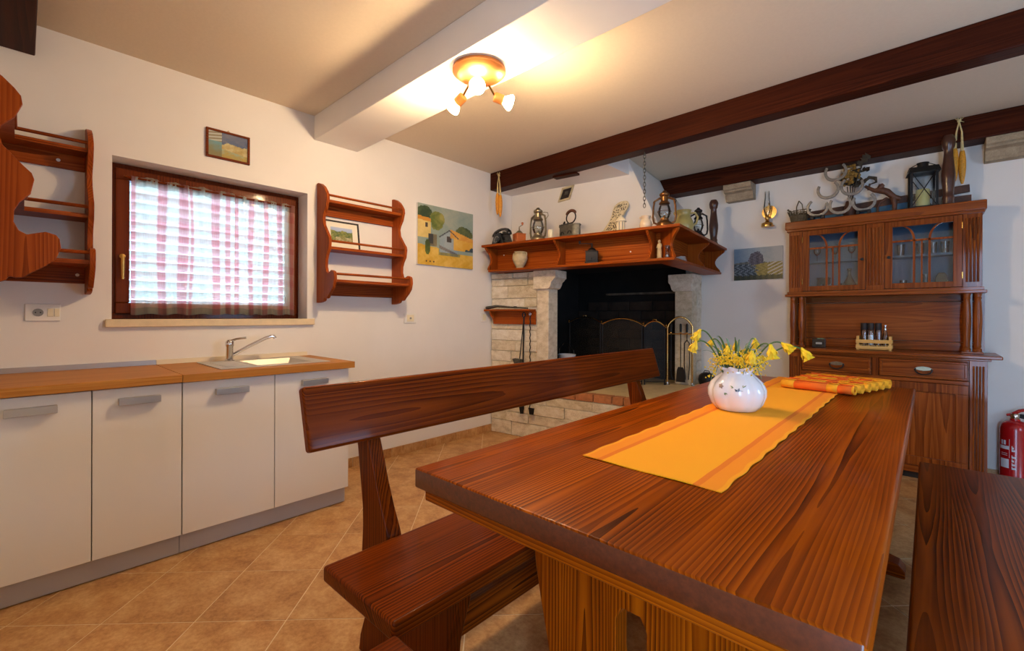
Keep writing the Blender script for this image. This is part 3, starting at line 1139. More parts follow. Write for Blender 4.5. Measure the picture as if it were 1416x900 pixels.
L = Vector((.143, 1.76, 0))
b2 = thing('dining_bench', 'dark red-brown pine bench without backrest on the extinguisher side of the table', 'bench', L)
MB().box(-.034, .32, BY0, BY1, .405, .45).build('seat', 'bench_wood_y', b2, bevel=.009, bseg=3, loc=-L)
for yc in (.813, 2.712):
    bench_leg([(.143 + s * x, z) for s, pts in ((1, [(.16, .405), (.15, .32), (.125, .22), (.125, .14), (.15, .06), (.17, 0), (.06, 0), (.04, .028)]), (-1, [(.04, .028), (.06, 0), (.17, 0), (.15, .06), (.125, .14), (.125, .22), (.15, .32), (.16, .405)])) for x, z in pts], yc, b2, L)
MB().box(.12, .166, .84, 2.69, .16, .25).build('stretcher', 'bench_wood_y', b2, bevel=.004, loc=-L)
MB().box(-1.10, -1.054, .84, 2.69, .16, .25).build('stretcher', 'bench_wood_y', bn, bevel=.004, loc=-Vector((-1.065, 1.76, 0)))

L = Vector((-.66, .375, 0))
st = thing('end_stool', 'red-brown pine stool at the head of the table beside the bench corner', 'stool', L)
MB().box(-.868, -.45, .19, .563, .40, .445).build('seat', 'bench_wood_y', st, bevel=.008, bseg=3, loc=-L)
for xc in (-.79, -.53):
    MB().prism([(.23, .40), (.25, .30), (.265, .2), (.25, .08), (.22, 0), (.30, 0), (.32, .03), (.43, .03), (.45, 0), (.53, 0), (.50, .08), (.485, .2), (.50, .3), (.52, .40)], 'x', xc - .02, xc + .02).build('leg', 'bench_wood_z', st, bevel=.004, loc=-L)


# runner with a darker woven border down both long sides
def runner_col(s, t):
    base = (255, 172, 2)
    if s < .03 or s > .97:
        base = (252, 164, 4)
    elif .03 < s < .17 or .83 < s < .97:
        base = (248, 148, 6)
        if .135 < s < .165 or .835 < s < .865:
            base = (236, 124, 6)
    return base


RX0, RX1, RY0_, RY1_ = -.668, -.318, 1.0, 3.118
run = painted('table_runner', RX1 - RX0, RY1_ - RY0_, 70, 170, runner_col, None,
              lambda x, _, z: (RX0 + x + .0025 * math.sin(z * 47) * (1 if x < .02 or x > .33 else .2), RY0_ + z - .010 * (x / .35), TZ + .0016 + .0008 * math.sin(x * 31 + z * 7)), 'cloth_paint')
m = run.modifiers.new('solid', 'SOLIDIFY')
m.thickness = .0024
m.offset = 1
tag(run, 'orange woven runner lying along the dining table', 'table runner')

# rolled place mats
for k in range(6):
    pl = Vector((-.555 + .012 * k, 2.665 + .076 * k, 0))
    pr_ = Vector((-.250 + .021 * k, 2.615 + .072 * k, 0))
    x0, x1 = 0.0, (pr_ - pl).length
    r = thing('rolled_placemat', ['rolled orange place mat nearest the vase on the table', 'rolled orange place mat lying second from the vase', 'rolled orange place mat lying third from the vase',
                                  'rolled orange place mat lying third from the dresser', 'rolled orange place mat lying second from the dresser', 'rolled orange place mat nearest the dresser on the table'][k],
              'place mat', (pl.x, pl.y, TZ + .0275), math.atan2(pr_.y - pl.y, pr_.x - pl.x), 'rolled orange place mats on the table')
    seg = [(0, .06, 'cloth_yellow'), (.06, .20, 'cloth_orange'), (.20, .245, 'cloth_yellow'), (.245, .30, 'cloth_orange'), (.30, x1 - x0, 'cloth_yellow')]
    if k % 2:
        seg = [(0, .05, 'cloth_orange'), (.05, .17, 'cloth_yellow'), (.17, .22, 'cloth_orange'), (.22, x1 - x0, 'cloth_yellow')]
    for a, b, mt in seg:
        pts = []
        for i in range(46):
            th = i / 45 * 2 * PI * 2.2
            rr = .0225 - .0125 * (1 - i / 45)
            pts.append((math.cos(th) * rr * 1.42, math.sin(th) * rr))
        mb = MB()
        vs = [(a, p[0], p[1]) for p in pts] + [(b, p[0], p[1]) for p in pts]
        mb.add(vs, [(i, i + 1, 46 + i + 1, 46 + i) for i in range(45)])
        mb.build('band', mt, r, smooth=True, solid=.0028)


# ------------------------------------------------------------------ vase and flowers
VX, VY = -.555, 1.905
vz = TZ + .0062
va = thing('flower_vase', 'white lobed porcelain vase with small grey flowers on the runner', 'vase', (VX, VY, vz))
prof = [(.062, 0), (.074, .004), (.092, .025), (.103, .055), (.103, .08), (.092, .105), (.072, .125), (.056, .138), (.053, .148), (.058, .158), (.068, .165)]
vs, fs = [], []
seg = 64
for i, (r, z) in enumerate(prof):
    for k in range(seg):
        a = 2 * PI * k / seg
        lobes = abs(math.sin(a * 4))
        rr = r * (1 - .085 * (1 - lobes ** .6) * min(1, i / 2) * (1 if i < 7 else .45))
        if i >= 9:
            rr += .006 * math.cos(a * 8) * (i - 8)
        vs.append((rr * math.cos(a), rr * math.sin(a), z + (.004 * math.cos(a * 8) if i == 10 else 0)))
for i in range(len(prof) - 1):
    for k in range(seg):
        fs.append((i * seg + k, i * seg + (k + 1) % seg, (i + 1) * seg + (k + 1) % seg, (i + 1) * seg + k))
fs.append(tuple(range(seg))[::-1])
vb = MB().add(vs, fs)
vo = vb.build('body', 'vase_porcelain', va, smooth=True, solid=.004, angle=80)
to_cam = math.atan2(-VY, -VX)
for da, z, kinds, mt in ((.05, .080, [(k * 1.05 + .3, .017, .0042) for k in range(6)], 'vase_slate'), (.20, .098, [(.6, .016, .0022), (1.4, .010, .002)], 'leaf_pale'), (-.10, .096, [(2.6, .014, .0022), (3.3, .010, .002)], 'leaf_pale'),
                         (-.55, .098, [(k * 1.257, .011, .004) for k in range(5)], 'vase_beige'), (-.42, .074, [(-.4, .013, .003), (-1.2, .011, .003)], 'leaf_pale')):
    a = to_cam + da
    n = Vector((math.cos(a), math.sin(a), 0))
    tx = Vector((-math.sin(a), math.cos(a), 0))
    up = Vector((0, 0, 1))
    for g, ln_, wd in kinds:
        d_ = tx * math.cos(g) + up * math.sin(g)
        s_ = d_.cross(n)
        c = n * .1035 + up * z
        MB().add([c, c + d_ * ln_ * .5 + s_ * wd - n * .001, c + d_ * ln_ - n * .0025, c + d_ * ln_ * .5 - s_ * wd - n * .001], [(0, 1, 2, 3)]).build('painted_petal', mt, va, solid=.0012)

rf = random.Random(21)
STEMS = []                                               # (end pixel u, v, depth Y, kind)


def in_vase(q, rr):
    """Whether a ball of radius rr would sit in the porcelain or below the rim inside it."""
    h, d = q.z - vz, math.hypot(q.x - VX, q.y - VY)
    if h > .172 + rr:
        return False
    ri = max(r_ for r_, z_ in VPROF if abs(z_ - h) < .02) if any(abs(z_ - h) < .02 for r_, z_ in VPROF) else .07
    return d < ri + .006 + rr


VPROF = prof


def stem_path(end, rise):
    p3 = Vector(end)                                     # stems fan out from the neck in the order of their heads
    p0 = Vector((VX + max(-.030, min(.030, (p3.x - VX) * .24)), VY + max(-.030, min(.030, (p3.y - VY) * .45)), vz + .10))
    p1 = Vector((VX + (p3.x - VX) * .33, VY + (p3.y - VY) * .55, vz + .19))
    p2 = Vector((VX + (p3.x - VX) * .72, VY + (p3.y - VY) * .72, max(p3.z, vz + .2) + rise))
    out = []
    for i in range(15):
        t = i / 14
        out.append(p0 * (1 - t) ** 3 + p1 * 3 * t * (1 - t) ** 2 + p2 * 3 * t * t * (1 - t) + p3 * t ** 3)
    return out


def bell(mb, p, d, s=1.0):
    """A drooping frilled flower head pointing along d."""
    M = align(p, Vector(p) + Vector(d))
    seg = 16
    prof = [(.003, -.008), (.0055, .0), (.0075, .010), (.0085, .020), (.011, .029), (.0135, .033)]
    vs, fs = [], []
    for i, (r, z) in enumerate(prof):
        for k in range(seg):
            a = 2 * PI * k / seg
            w = 1 + (.30 * math.cos(a * 8) if i > 3 else .16 * math.cos(a * 6))
            vs.append((r * w * math.cos(a) * s, r * w * math.sin(a) * s, z * s))
    for i in range(len(prof) - 1):
        for k in range(seg):
            fs.append((i * seg + k, i * seg + (k + 1) % seg, (i + 1) * seg + (k + 1) % seg, (i + 1) * seg + k))
    mb.add(vs, fs, M)


HEADS = [((967, 458), 1.85, (-.5, .1, -.9), .03, 1.25), ((962, 474), 1.82, (-.4, 0, -1), .04, 1.15), ((1018, 474), 1.95, (0, 0, -1), .03, 1.0), ((1044, 470), 2.0, (.1, 0, -1), .035, 1.05),
         ((1040, 488), 1.80, (-.1, 0, -1), .05, 1.15), ((1066, 480), 1.84, (.2, -.1, -1), .05, 1.35), ((1083, 476), 1.95, (.7, 0, -.6), .04, 1.2), ((1110, 484), 2.0, (.5, 0, -.85), .05, 1.25), ((1006, 480), 1.86, (-.1, 0, -1), .02, .9), ((985, 470), 1.94, (-.4, 0, -.9), .03, .9)]
LBL = ['drooping yellow daffodil reaching furthest towards the fireplace', 'drooping yellow daffodil hanging just below the outermost fireplace-side bloom', 'short yellow daffodil standing in the middle of the vase', 'yellow daffodil on a hooked stem behind the vase middle',
       'yellow daffodil hanging close above the vase rim', 'large drooping yellow daffodil on the dresser side of the vase', 'yellow daffodil halfway out on the dresser side', 'yellow daffodil on the longest stem reaching towards the dresser', 'small yellow daffodil among the mimosa in the vase', 'small yellow daffodil among the leaves on the fireplace side']
DAFF = []
KEEP = []                                                # room taken by stems, blooms and mimosa balls so far
for ((u, v), Y, d, rise, s), lb in zip(HEADS, LBL):
    e = on_y(u, v, Y)
    r = thing('daffodil', lb, 'flower', (VX, VY, vz + .1), 0, 'flowers in the white vase')
    DAFF.append(r)
    Lr = -Vector(r.location)
    pth = stem_path(e, rise)
    KEEP += [(q_, .0062) for q_ in pth] + [(e + Vector(d).normalized() * k_ * s, .019 * s) for k_ in (.004, .016, .028)]
    MB().tube(pth, [.0028] * 15, 7).build('stem', 'leaf_green', r, smooth=True, loc=Lr)
    hb = MB()
    bell(hb, e, d, s)
    hd_ = hb.build('bloom', 'petal_yellow', r, smooth=True, loc=Lr, angle=80)
    pb = MB()
    M = align(e, e + Vector(d))
    for k in range(6):
        a = 2 * PI * k / 6
        q = M @ Matrix.Rotation(a, 4, 'Z')
        pb.add([(.004, -.005, 0), (.004, .005, 0), (.012 * s, .006 * s, .014 * s), (.016 * s, 0, .026 * s), (.012 * s, -.006 * s, .014 * s)], [(0, 1, 2, 3, 4)], q)
    pb.build('petals', 'petal_yellow', r, solid=.0008, loc=Lr)
# mimosa sprigs: feathery stems beaded with yellow balls
for n, (u, v, Y) in enumerate(((983, 526, 1.84), (992, 505, 1.82), (1000, 484, 1.9), (1012, 498, 1.80), (1030, 505, 1.79), (1048, 500, 1.82), (1053, 524, 1.80), (1036, 494, 1.88), (990, 515, 1.88), (1060, 505, 1.9))):
    e = on_y(u, v, Y)
    r = thing('mimosa_sprig', 'feathery sprig beaded with tiny yellow mimosa balls in the vase', 'flower', (VX, VY, vz + .1), 0, 'mimosa sprigs in the white vase')
    Lr = -Vector(r.location)
    pth = stem_path(e, .03)
    MB().tube(pth, .0014, 5).build('stem', 'leaf_pale', r, smooth=True, loc=Lr)
    mb = MB()
    mine = []
    for i in range(130):
        t = .30 + .70 * rf.random()
        q = pth[min(14, int(t * 14))] + Vector((rf.gauss(0, .012), rf.gauss(0, .012), rf.gauss(0, .012)))
        rr = rf.uniform(.0022, .0040)
        if any((q - c_).length < r_ + rr for c_, r_ in KEEP) or in_vase(q, rr):
            continue
        mine.append((q, rr))
        mb.ball(q, rr, 6, 4)
    KEEP += mine + [(q_, .003) for q_ in pth]
    o = mb.build('blossoms', 'mimosa_yellow', r, smooth=True, loc=Lr)
    o['kind'] = 'stuff'
# long leaves that belong to the daffodils
for n in range(26):
    r = DAFF[n % len(DAFF)]
    a = rf.uniform(0, 2 * PI)
    he = on_y(*HEADS[n % len(DAFF)][0], HEADS[n % len(DAFF)][1])
    fq = rf.uniform(.35, .85)
    e = Vector((VX + (he.x - VX) * fq + rf.uniform(-.02, .02), VY + (he.y - VY) * fq + rf.uniform(-.02, .02), vz + rf.uniform(.20, .29)))
    pth = stem_path(e, .02)
    mb = MB()
    vs, fs = [], []
    w = Vector((math.cos(a), math.sin(a), .2))
    for i in range(15):
        ww = .0048 * math.sin(PI * min(1, .15 + i / 14 * .85))
        vs += [pth[i] - w * ww, pth[i] + w * ww]
    for i in range(14):
        fs.append((2 * i, 2 * i + 1, 2 * i + 3, 2 * i + 2))
    mb.add(vs, fs)
    mb.build('leaf', 'leaf_green' if n % 3 else 'leaf_pale', r, smooth=True, solid=.0008, loc=-Vector(r.location))

# ------------------------------------------------------------------ ceiling lamp
LX_, LY_ = -1.672, 1.562
lp = thing('ceiling_lamp', 'round copper ceiling lamp with three spot bulbs under the white beam', 'lamp', (LX_, LY_, ZB))
MB().lathe([(.132, 0), (.134, -.006), (.134, -.016), (.128, -.020), (.118, -.030), (.09, -.042), (.045, -.050), (1e-4, -.052)][::-1], 40).build('canopy', 'copper', lp, smooth=True)
for (u, v, z, aim) in ((660, 119, 2.295, (.60, -.62, -.42)), (628, 147, 2.265, (-.88, -.10, -.45)), (702, 141, 2.285, (.52, .80, -.25))):
    c = on_z(u, v, z) - Vector((LX_, LY_, ZB))
    d = Vector(aim).normalized()
    back = c - d * .075
    h = MB()
    h.lathe([(.010, -.004), (.024, 0), (.026, .006), (.026, .045), (.022, .05)], 18, align(back, c))
    ho = h.build('spot_holder', 'copper', lp, smooth=True)
    mp_ = Vector((back.x * .62, back.y * .62, -.045))
    MB().tube([mp_, mp_ * .4 + back * .6 + Vector((0, 0, .006)), back + d * .01], .006, 8).build('joint', 'polished_brass', lp, smooth=True)
    bs_ = MB().lathe([(.019, .046), (.021, .055), (.029, .066), (.038, .080), (.040, .088)], 20, align(back, c)).build('bulb', 'bulb_side', lp, smooth=True)
    MB().lathe([(.040, .0885), (.038, .096), (.026, .102), (1e-4, .104)], 20, align(back, c)).build('bulb_face', 'bulb_light', bs_, smooth=True)

# ------------------------------------------------------------------ dresser
L = Vector((-.28, 4.48, 0))
dr = thing('dresser', 'old orange-brown pine dresser with glazed upper doors', 'dresser', L)


def dp(mb, name, mat, parent=None, **k):
    if parent is None:
        return mb.build(name, mat, dr, loc=-L, **k)
    return mb.build(name, mat, parent, **k)


GX = YB - .005
GXL = YB - .0122                                         # the base stands clear of the skirting
dp(MB().box(-.846, .283, 4.31, GXL, .05, .872), 'base_body', 'dresser_wood_z')
dp(MB().box(-.83, .267, 4.33, GXL, 0, .05), 'shade_gap', 'print_dark')  # dark block painting in the shade of the gap under the base
dp(MB().box(-.867, .35, 4.255, GX, .872, .896), 'counter', 'dresser_wood_x', bevel=.006)
dp(MB().box(-.86, .30, 4.275, GX, .858, .873), 'counter_moulding', 'dresser_wood_x', bevel=.004)


def pilaster(x0, x1, y, z0, z1, n=4):
    mb = MB().box(x0, x1, y, y + .03, z0, z1)
    w = (x1 - x0 - .024) / n
    for k in range(n):
        xa = x0 + .012 + k * w
        mb.prism([(xa + .002, y), (xa + w - .002, y), (xa + w * .8, y - .008), (xa + w * .5, y - .012), (xa + w * .2, y - .008)], 'z', z0 + .035, z1 - .035)
    return dp(mb, 'pilaster', 'dresser_wood_z', bevel=.0015, bseg=1)


pilaster(-.846, -.762, 4.285, .05, .858)
pilaster(.199, .283, 4.285, .05, .858)
dp(MB().box(-.312, -.274, 4.292, 4.33, .05, .858), 'centre_stile', 'dresser_wood_z', bevel=.003)
for z0, z1 in ((.848, .858), (.69, .716), (.05, .10)):
    dp(MB().box(-.762, .199, 4.29, 4.33, z0, z1), 'rail', 'dresser_wood_x', bevel=.003)
for x0, x1 in ((-.758, -.315), (-.271, .195)):
    dw = dp(MB().box(x0, x1, 4.284, 4.33, .718, .846), 'drawer', 'dresser_wood_x', bevel=.004)
    frame_rect(MB(), 'y', 4.277, 4.286, .722, .842, x0 + .006, x1 - .006, .014).build('moulding', 'dresser_wood_x', dw, bevel=.003)
    cx = (x0 + x1) / 2 + .01
    MB().prism([(cx - .05, .785), (cx - .03, .797), (cx, .802), (cx + .03, .797), (cx + .05, .785), (cx + .03, .776), (cx, .772), (cx - .03, .776)], 'y', 4.281, 4.2845).build('handle_plate', 'nickel', dw)
    MB().tube([(cx - .042, 4.279, .786), (cx - .044, 4.272, .775), (cx - .035, 4.268, .757), (cx - .012, 4.266, .748), (cx + .012, 4.266, .748), (cx + .035, 4.268, .757), (cx + .044, 4.272, .775), (cx + .042, 4.279, .786)], .0045, 8).build('bail_handle', 'black_iron', dw, smooth=True)
for x0, x1, kx in ((-.758, -.315, -.335), (-.271, .195, -.252)):
    d = dp(frame_rect(MB(), 'y', 4.286, 4.318, .102, .688, x0, x1, .062), 'door', 'dresser_wood_z', bevel=.003)
    MB().box(x0 + .058, x1 - .058, 4.303, 4.312, .158, .632).build('panel', 'dresser_wood_z', d)
    MB().prism([(kx - .012, .60), (kx, .575), (kx + .012, .60), (kx + .008, .635), (kx - .008, .635)], 'y', 4.280, 4.287).build('escutcheon', 'black_iron', d)
    MB().ball((kx, 4.274, .607), .009, 10, 6).build('knob', 'black_iron', d, smooth=True)
# open middle with plank back and turned columns
for z0, z1 in ((.897, .963), (.966, 1.262), (1.265, 1.33)):
    dp(MB().box(-.875, .258, 4.628, 4.648, z0, z1), 'plank', 'dresser_wood_x', bevel=.003)
for x0 in (-.875, .235):
    dp(MB().box(x0, x0 + .023, 4.47, 4.64, .897, 1.33), 'side_board', 'dresser_wood_z')
colp = [(.022, 0), (.022, .02), (.016, .028), (.019, .04), (.017, .055), (.020, .10), (.0235, .20), (.023, .26), (.019, .33), (.016, .365), (.020, .375), (.016, .385), (.021, .40), (.021, .408)]
for xc in (-.855, -.795, .193, .247):
    dp(MB().lathe(colp, 18, Matrix.Translation((xc, 4.475, .907))), 'column', 'dresser_wood_z', smooth=True)
for x0, x1 in ((-.885, -.765), (.165, .275)):
    dp(MB().box(x0, x1, 4.445, 4.50, .896, .909), 'column_base', 'dresser_wood_x', bevel=.003)
    for j in range(2):
        xs = x0 + .012 + j * .06
        dp(MB().box(xs + .03, xs + .045, 4.50, 4.52, .909, 1.315), 'column_strip', 'dresser_wood_z')
# glazed upper cabinet
dp(MB().box(-.908, .29, 4.43, GX, 1.315, 1.336), 'upper_moulding', 'dresser_wood_x', bevel=.004)
dp(MB().box(-.895, .277, 4.45, GX, 1.336, 1.358), 'upper_floor', 'dresser_wood_x', bevel=.002)
dp(MB().box(-.885, .268, 4.46, GX, 1.872, 1.888), 'upper_ceiling', 'dresser_wood_x')
dp(MB().box(-.91, .288, 4.435, GX, 1.886, 1.952), 'cornice', 'dresser_wood_x', bevel=.006)
dp(MB().box(-.90, .278, 4.448, GX, 1.868, 1.888), 'cornice_moulding', 'dresser_wood_x', bevel=.003)
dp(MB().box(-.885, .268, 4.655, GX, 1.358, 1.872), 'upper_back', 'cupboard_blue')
for x0 in (-.885, .245):
    dp(MB().box(x0, x0 + .023, 4.49, 4.655, 1.358, 1.872), 'upper_side', 'dresser_wood_z')
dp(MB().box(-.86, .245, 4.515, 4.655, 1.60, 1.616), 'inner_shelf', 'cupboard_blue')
pilaster(-.885, -.79, 4.462, 1.358, 1.872)
pilaster(-.362, -.252, 4.462, 1.358, 1.872)
pilaster(.172, .268, 4.462, 1.358, 1.872)
for x0, x1, gx0, gx1, kx, hx in ((-.788, -.365, -.739, -.414, -.388, -.788), (-.250, .170, -.205, .124, -.227, .170)):
    d = dp(MB().box(x0, gx0, 4.466, 4.488, 1.362, 1.868).box(gx1, x1, 4.466, 4.488, 1.362, 1.868).box(gx0, gx1, 4.466, 4.488, 1.362, 1.402).box(gx0, gx1, 4.466, 4.488, 1.826, 1.868), 'glazed_door', 'dresser_wood_z', bevel=.002, bseg=1)
    MB().box(gx0 - .004, gx1 + .004, 4.482, 4.485, 1.398, 1.83).build('pane', 'pane_glass', d)
    mc = (gx0 + gx1) / 2
    zb = 1.716
    mu = MB()
    mu.box(gx0, gx1, 4.470, 4.481, zb - .007, zb + .007)
    for s in (-1, 1):
        mu.box(mc + s * .042 - .007, mc + s * .042 + .007, 4.470, 4.481, 1.40, zb)
        arc = []
        for i in range(9):
            t = i / 8 * PI / 2
            arc.append((mc + s * (.042 + .075 * (1 - math.cos(t))), zb + .112 * math.sin(t)))
        band = [(x - s * .007, z) for x, z in arc] + [(x + s * .007, z) for x, z in arc[::-1]]
        mu.prism(band, 'y', 4.470, 4.481)
    mu.box(mc - .005, mc + .005, 4.470, 4.481, 1.40, zb)
    mu.build('muntin', 'dresser_wood_z', d)
    MB().lathe([(.011, 0), (.011, .003), (.005, .004), (.005, .012), (.010, .016), (.008, .024), (1e-4, .026)], 12, Matrix.Translation((kx, 4.466, 1.60)) @ Matrix.Rotation(PI / 2, 4, 'X')).build('knob', 'black_iron', d, smooth=True)
    for z in (1.44, 1.79):
        MB().lathe([(.004, 0), (.004, .045)], 8, Matrix.Translation((hx, 4.462, z - .02))).build('hinge', 'brass', d)

# glassware behind the panes


def goblet(x, y, z, h, lab, up=True):
    pr = [(.022, 0), (.022, .002), (.003, .006), (.003, h * .42), (.014, h * .48), (.026, h * .65), (.027, h * .8), (.024, h)]
    M = Matrix.Translation((x, y, z)) if up else Matrix.Translation((x, y, z)) @ Matrix.Rotation(PI, 4, 'X')
    o = MB().lathe(pr, 14, M, cap=False).build('wine_glass', 'clear_glass', None, smooth=True)
    return tag(o, lab, 'glass', 'glasses inside the dresser')


def tumbler(x, y, z, r, h, lab, name='tumbler', mat='clear_glass'):
    o = MB().lathe([(1e-4, .001), (r * .8, 0), (r, h), (r * .93, h), (r * .74, .006), (1e-4, .006)], 14, Matrix.Translation((x, y, z))).build(name, mat, None, smooth=True)
    return tag(o, lab, 'glass', 'glasses inside the dresser')


for x, w_ in ((-.70, 'nearest the hinge'), (-.575, 'behind the middle bars'), (-.465, 'nearest the knob')):
    goblet(x, 4.58, 1.616, .115, 'stemmed wine glass ' + w_ + ' in the dresser door towards the oil lamp')
for x, w_ in ((-.16, 'nearest the knob'), (-.05, 'second from the knob'), (.02, 'third from the knob'), (.085, 'nearest the hinge')):
    tumbler(x, 4.57, 1.616, .026, .085, 'tumbler ' + w_ + ' on the shelf of the dresser door towards the extinguisher')
for x, w_ in ((-.66, 'in front of the lidded jar'), (-.60, 'beside the lidded jar'), (-.51, 'in front of the decanter')):
    tumbler(x, 4.512, 1.358, .022, .06, 'small glass tumbler ' + w_ + ' inside the dresser')
o = MB().lathe([(.055, 0), (.06, .004), (.045, .06), (.02, .11), (.012, .135), (.011, .165), (.017, .172), (.015, .185), (1e-4, .19)], 18, Matrix.Translation((-.48, 4.592, 1.358))).build('decanter', 'amber_glass', None, smooth=True)
tag(o, 'pointed glass decanter with stopper inside the dresser', 'decanter')
o = MB().lathe([(.045, 0), (.050, .01), (.050, .09), (.045, .10), (.052, .103), (.052, .118), (.03, .125), (1e-4, .126)], 20, Matrix.Translation((-.655, 4.598, 1.358))).build('preserving_jar', 'amber_glass', None, smooth=True)
tag(o, 'wide lidded glass jar inside the dresser', 'jar')
for x, hh in ((-.145, .07), (-.02, .11)):
    tumbler(x, 4.56, 1.358, .024, hh, ('short' if hh < .1 else 'tall') + ' glass mug at the foot of the dresser door towards the extinguisher', 'glass_mug')
o = MB().prism([(.02, 1.358), (.115, 1.358), (.098, 1.45), (.085, 1.475), (.05, 1.475), (.037, 1.45)], 'y', 4.56, 4.615).build('glass_bottle', 'amber_glass', None, bevel=.006)
tag(o, 'squat square glass bottle inside the dresser', 'bottle')

# counter: spice crate with bottles, black clock
ZK = .896
cr = thing('spice_crate', 'small slatted pine crate holding bottles on the dresser counter', 'crate', (-.308, 4.42, ZK))
for x0 in (-.104, .088):
    MB().box(x0, x0 + .016, -.05, .05, 0, .105).build('end_board', 'crate_wood_z', cr, bevel=.001, bseg=1)
for y0 in (-.054, .047):
    for z0 in (.012, .052):
        MB().box(-.108, .108, y0, y0 + .007, z0, z0 + .027).build('slat', 'crate_wood_x', cr, bevel=.001, bseg=1)
MB().box(-.09, .09, -.045, .045, .004, .012).build('bottom_board', 'crate_wood_x', cr)
tx = MB()
for k in range(17):
    tx.box(-.082 + k * .0098, -.082 + k * .0098 + (.0074 if k % 5 else .004), -.0547, -.0541, .030, .037 if k % 3 else .0395)
tx.build('printed_words', 'print_dark', cr)
for k, (x, h, capm, rr) in enumerate(((-.062, .205, 'print_dark', .021), (-.02, .205, 'print_dark', .021), (.024, .205, 'print_dark', .021), (.0655, .185, 'chrome', .020))):
    b = thing('spice_bottle', ['glass bottle with dark cap at the oil-lamp end of the crate', 'glass bottle with dark cap second from the oil-lamp end of the crate', 'glass bottle with dark cap beside the chrome-topped one in the crate', 'narrow glass bottle with a chrome top in the crate'][k], 'bottle', (-.308 + x, 4.42, ZK + .012), 0, 'bottles in the spice crate')
    if k < 3:
        MB().lathe([(1e-4, 0), (rr, .001), (rr, .13), (rr * .9, .14)], 14).build('body', 'clear_glass', b, smooth=True)
        MB().lathe([(1e-4, .004), (rr * .85, .004), (rr * .85, .10), (1e-4, .10)], 14).build('contents', 'oil_brown' if k != 1 else 'print_white', b, smooth=True)
        MB().lathe([(rr * .95, .14), (rr, .142), (rr, h - .014), (rr * .9, h - .012), (1e-4, h - .012)], 14).build('cap', capm, b, smooth=True)
    else:
        MB().lathe([(1e-4, 0), (rr, .001), (rr, .08), (.012, .12), (.008, .14)], 14).build('body', 'clear_glass', b, smooth=True)
        MB().lathe([(.009, .14), (.009, .155), (.004, .16), (.004, .17), (.011, .172), (.011, .176), (1e-4, .177)], 12).build('pourer', capm, b, smooth=True)
ck = thing('desk_clock', 'small black digital clock on the dresser counter', 'clock', (-.66, 4.42, ZK))
MB().box(-.046, .046, -.02, .02, 0, .072).build('case', 'black_bakelite', ck, bevel=.004)
MB().box(-.02, .022, -.0215, -.0195, .028, .045).build('display', 'grey_plastic', ck)
MB().box(-.012, .03, -.012, .012, .072, .078).build('top_key', 'leaf_pale', ck)


# ------------------------------------------------------------------ things on top of the dresser
ZD = 1.952


def lantern_frame(r, wx, wy, h, mat):
    for sx in (-1, 1):
        for sy in (-1, 1):
            MB().box(sx * wx - .007, sx * wx + .007, sy * wy - .007, sy * wy + .007, .012, h).build('post', mat, r)


ln = thing('candle_lantern', 'black metal lantern with crossed wires and a pale candle on the dresser', 'lantern', (-.037, 4.545, ZD), math.radians(8))
MB().box(-.082, .082, -.072, .072, 0, .014).build('base', 'black_iron', ln, bevel=.003)
lantern_frame(ln, .070, .060, .262, 'black_iron')
MB().add([(-.09, -.08, .262), (.09, -.08, .262), (.09, .08, .262), (-.09, .08, .262), (-.078, -.068, .302), (.078, -.068, .302), (.078, .068, .302), (-.078, .068, .302)],
         [(0, 3, 2, 1), (4, 5, 6, 7), (0, 1, 5, 4), (1, 2, 6, 5), (2, 3, 7, 6), (3, 0, 4, 7)]).build('roof', 'black_iron', ln)
MB().lathe([(.032, .302), (.032, .335), (.036, .338), (.036, .343), (1e-4, .344)], 16).build('chimney', 'black_iron', ln, smooth=True)
MB().tube([(-.085, 0, .285), (-.075, 0, .315), (-.03, 0, .338), (.03, 0, .338), (.075, 0, .315), (.085, 0, .285)], .003, 6).build('handle', 'black_iron', ln, smooth=True)
for s in (-1, 1):
    for yy in (-.062, .062):
        MB().tube([(-s * .066, yy, .018), (s * .066, yy, .258)], .0028, 6).build('cross_wire', 'black_iron', ln)
for yy in (-.058, .058):
    MB().box(-.065, .065, yy - .001, yy + .001, .014, .26).build('pane', 'pane_glass', ln)
cd = MB().lathe([(1e-4, 0), (.039, 0), (.04, .003), (.04, .125), (.036, .13), (1e-4, .122)], 22, Matrix.Translation((-.037, 4.545, ZD + .014))).build('pillar_candle', 'yellow_wax', None, smooth=True)
tag(cd, 'pale yellow pillar candle inside the black lantern', 'candle')

pm = [(.042, 0), (.044, .01), (.036, .03), (.040, .045), (.034, .06), (.036, .09), (.045, .16), (.046, .20), (.038, .27), (.031, .33), (.030, .37), (.040, .385), (.044, .41), (.046, .43), (.040, .45), (.034, .46), (.030, .468), (1e-4, .47)]
o = MB().lathe([(r * .83 if z > .012 else .031, z * 1.04) for r, z in pm], 22, Matrix.Translation((.098, 4.4605, ZD))).build('pepper_mill', 'dark_mill', None, smooth=True)
tag(o, 'very tall dark turned pepper mill standing on the dresser', 'pepper mill', 'tall dark pepper mills')

# horseshoe sculpture: three, two, one
hs = thing('horseshoe_rack', 'pyramid of six welded horseshoes standing on the dresser', 'ornament', (-.53, 4.472, ZD), math.radians(2))
R0 = .066


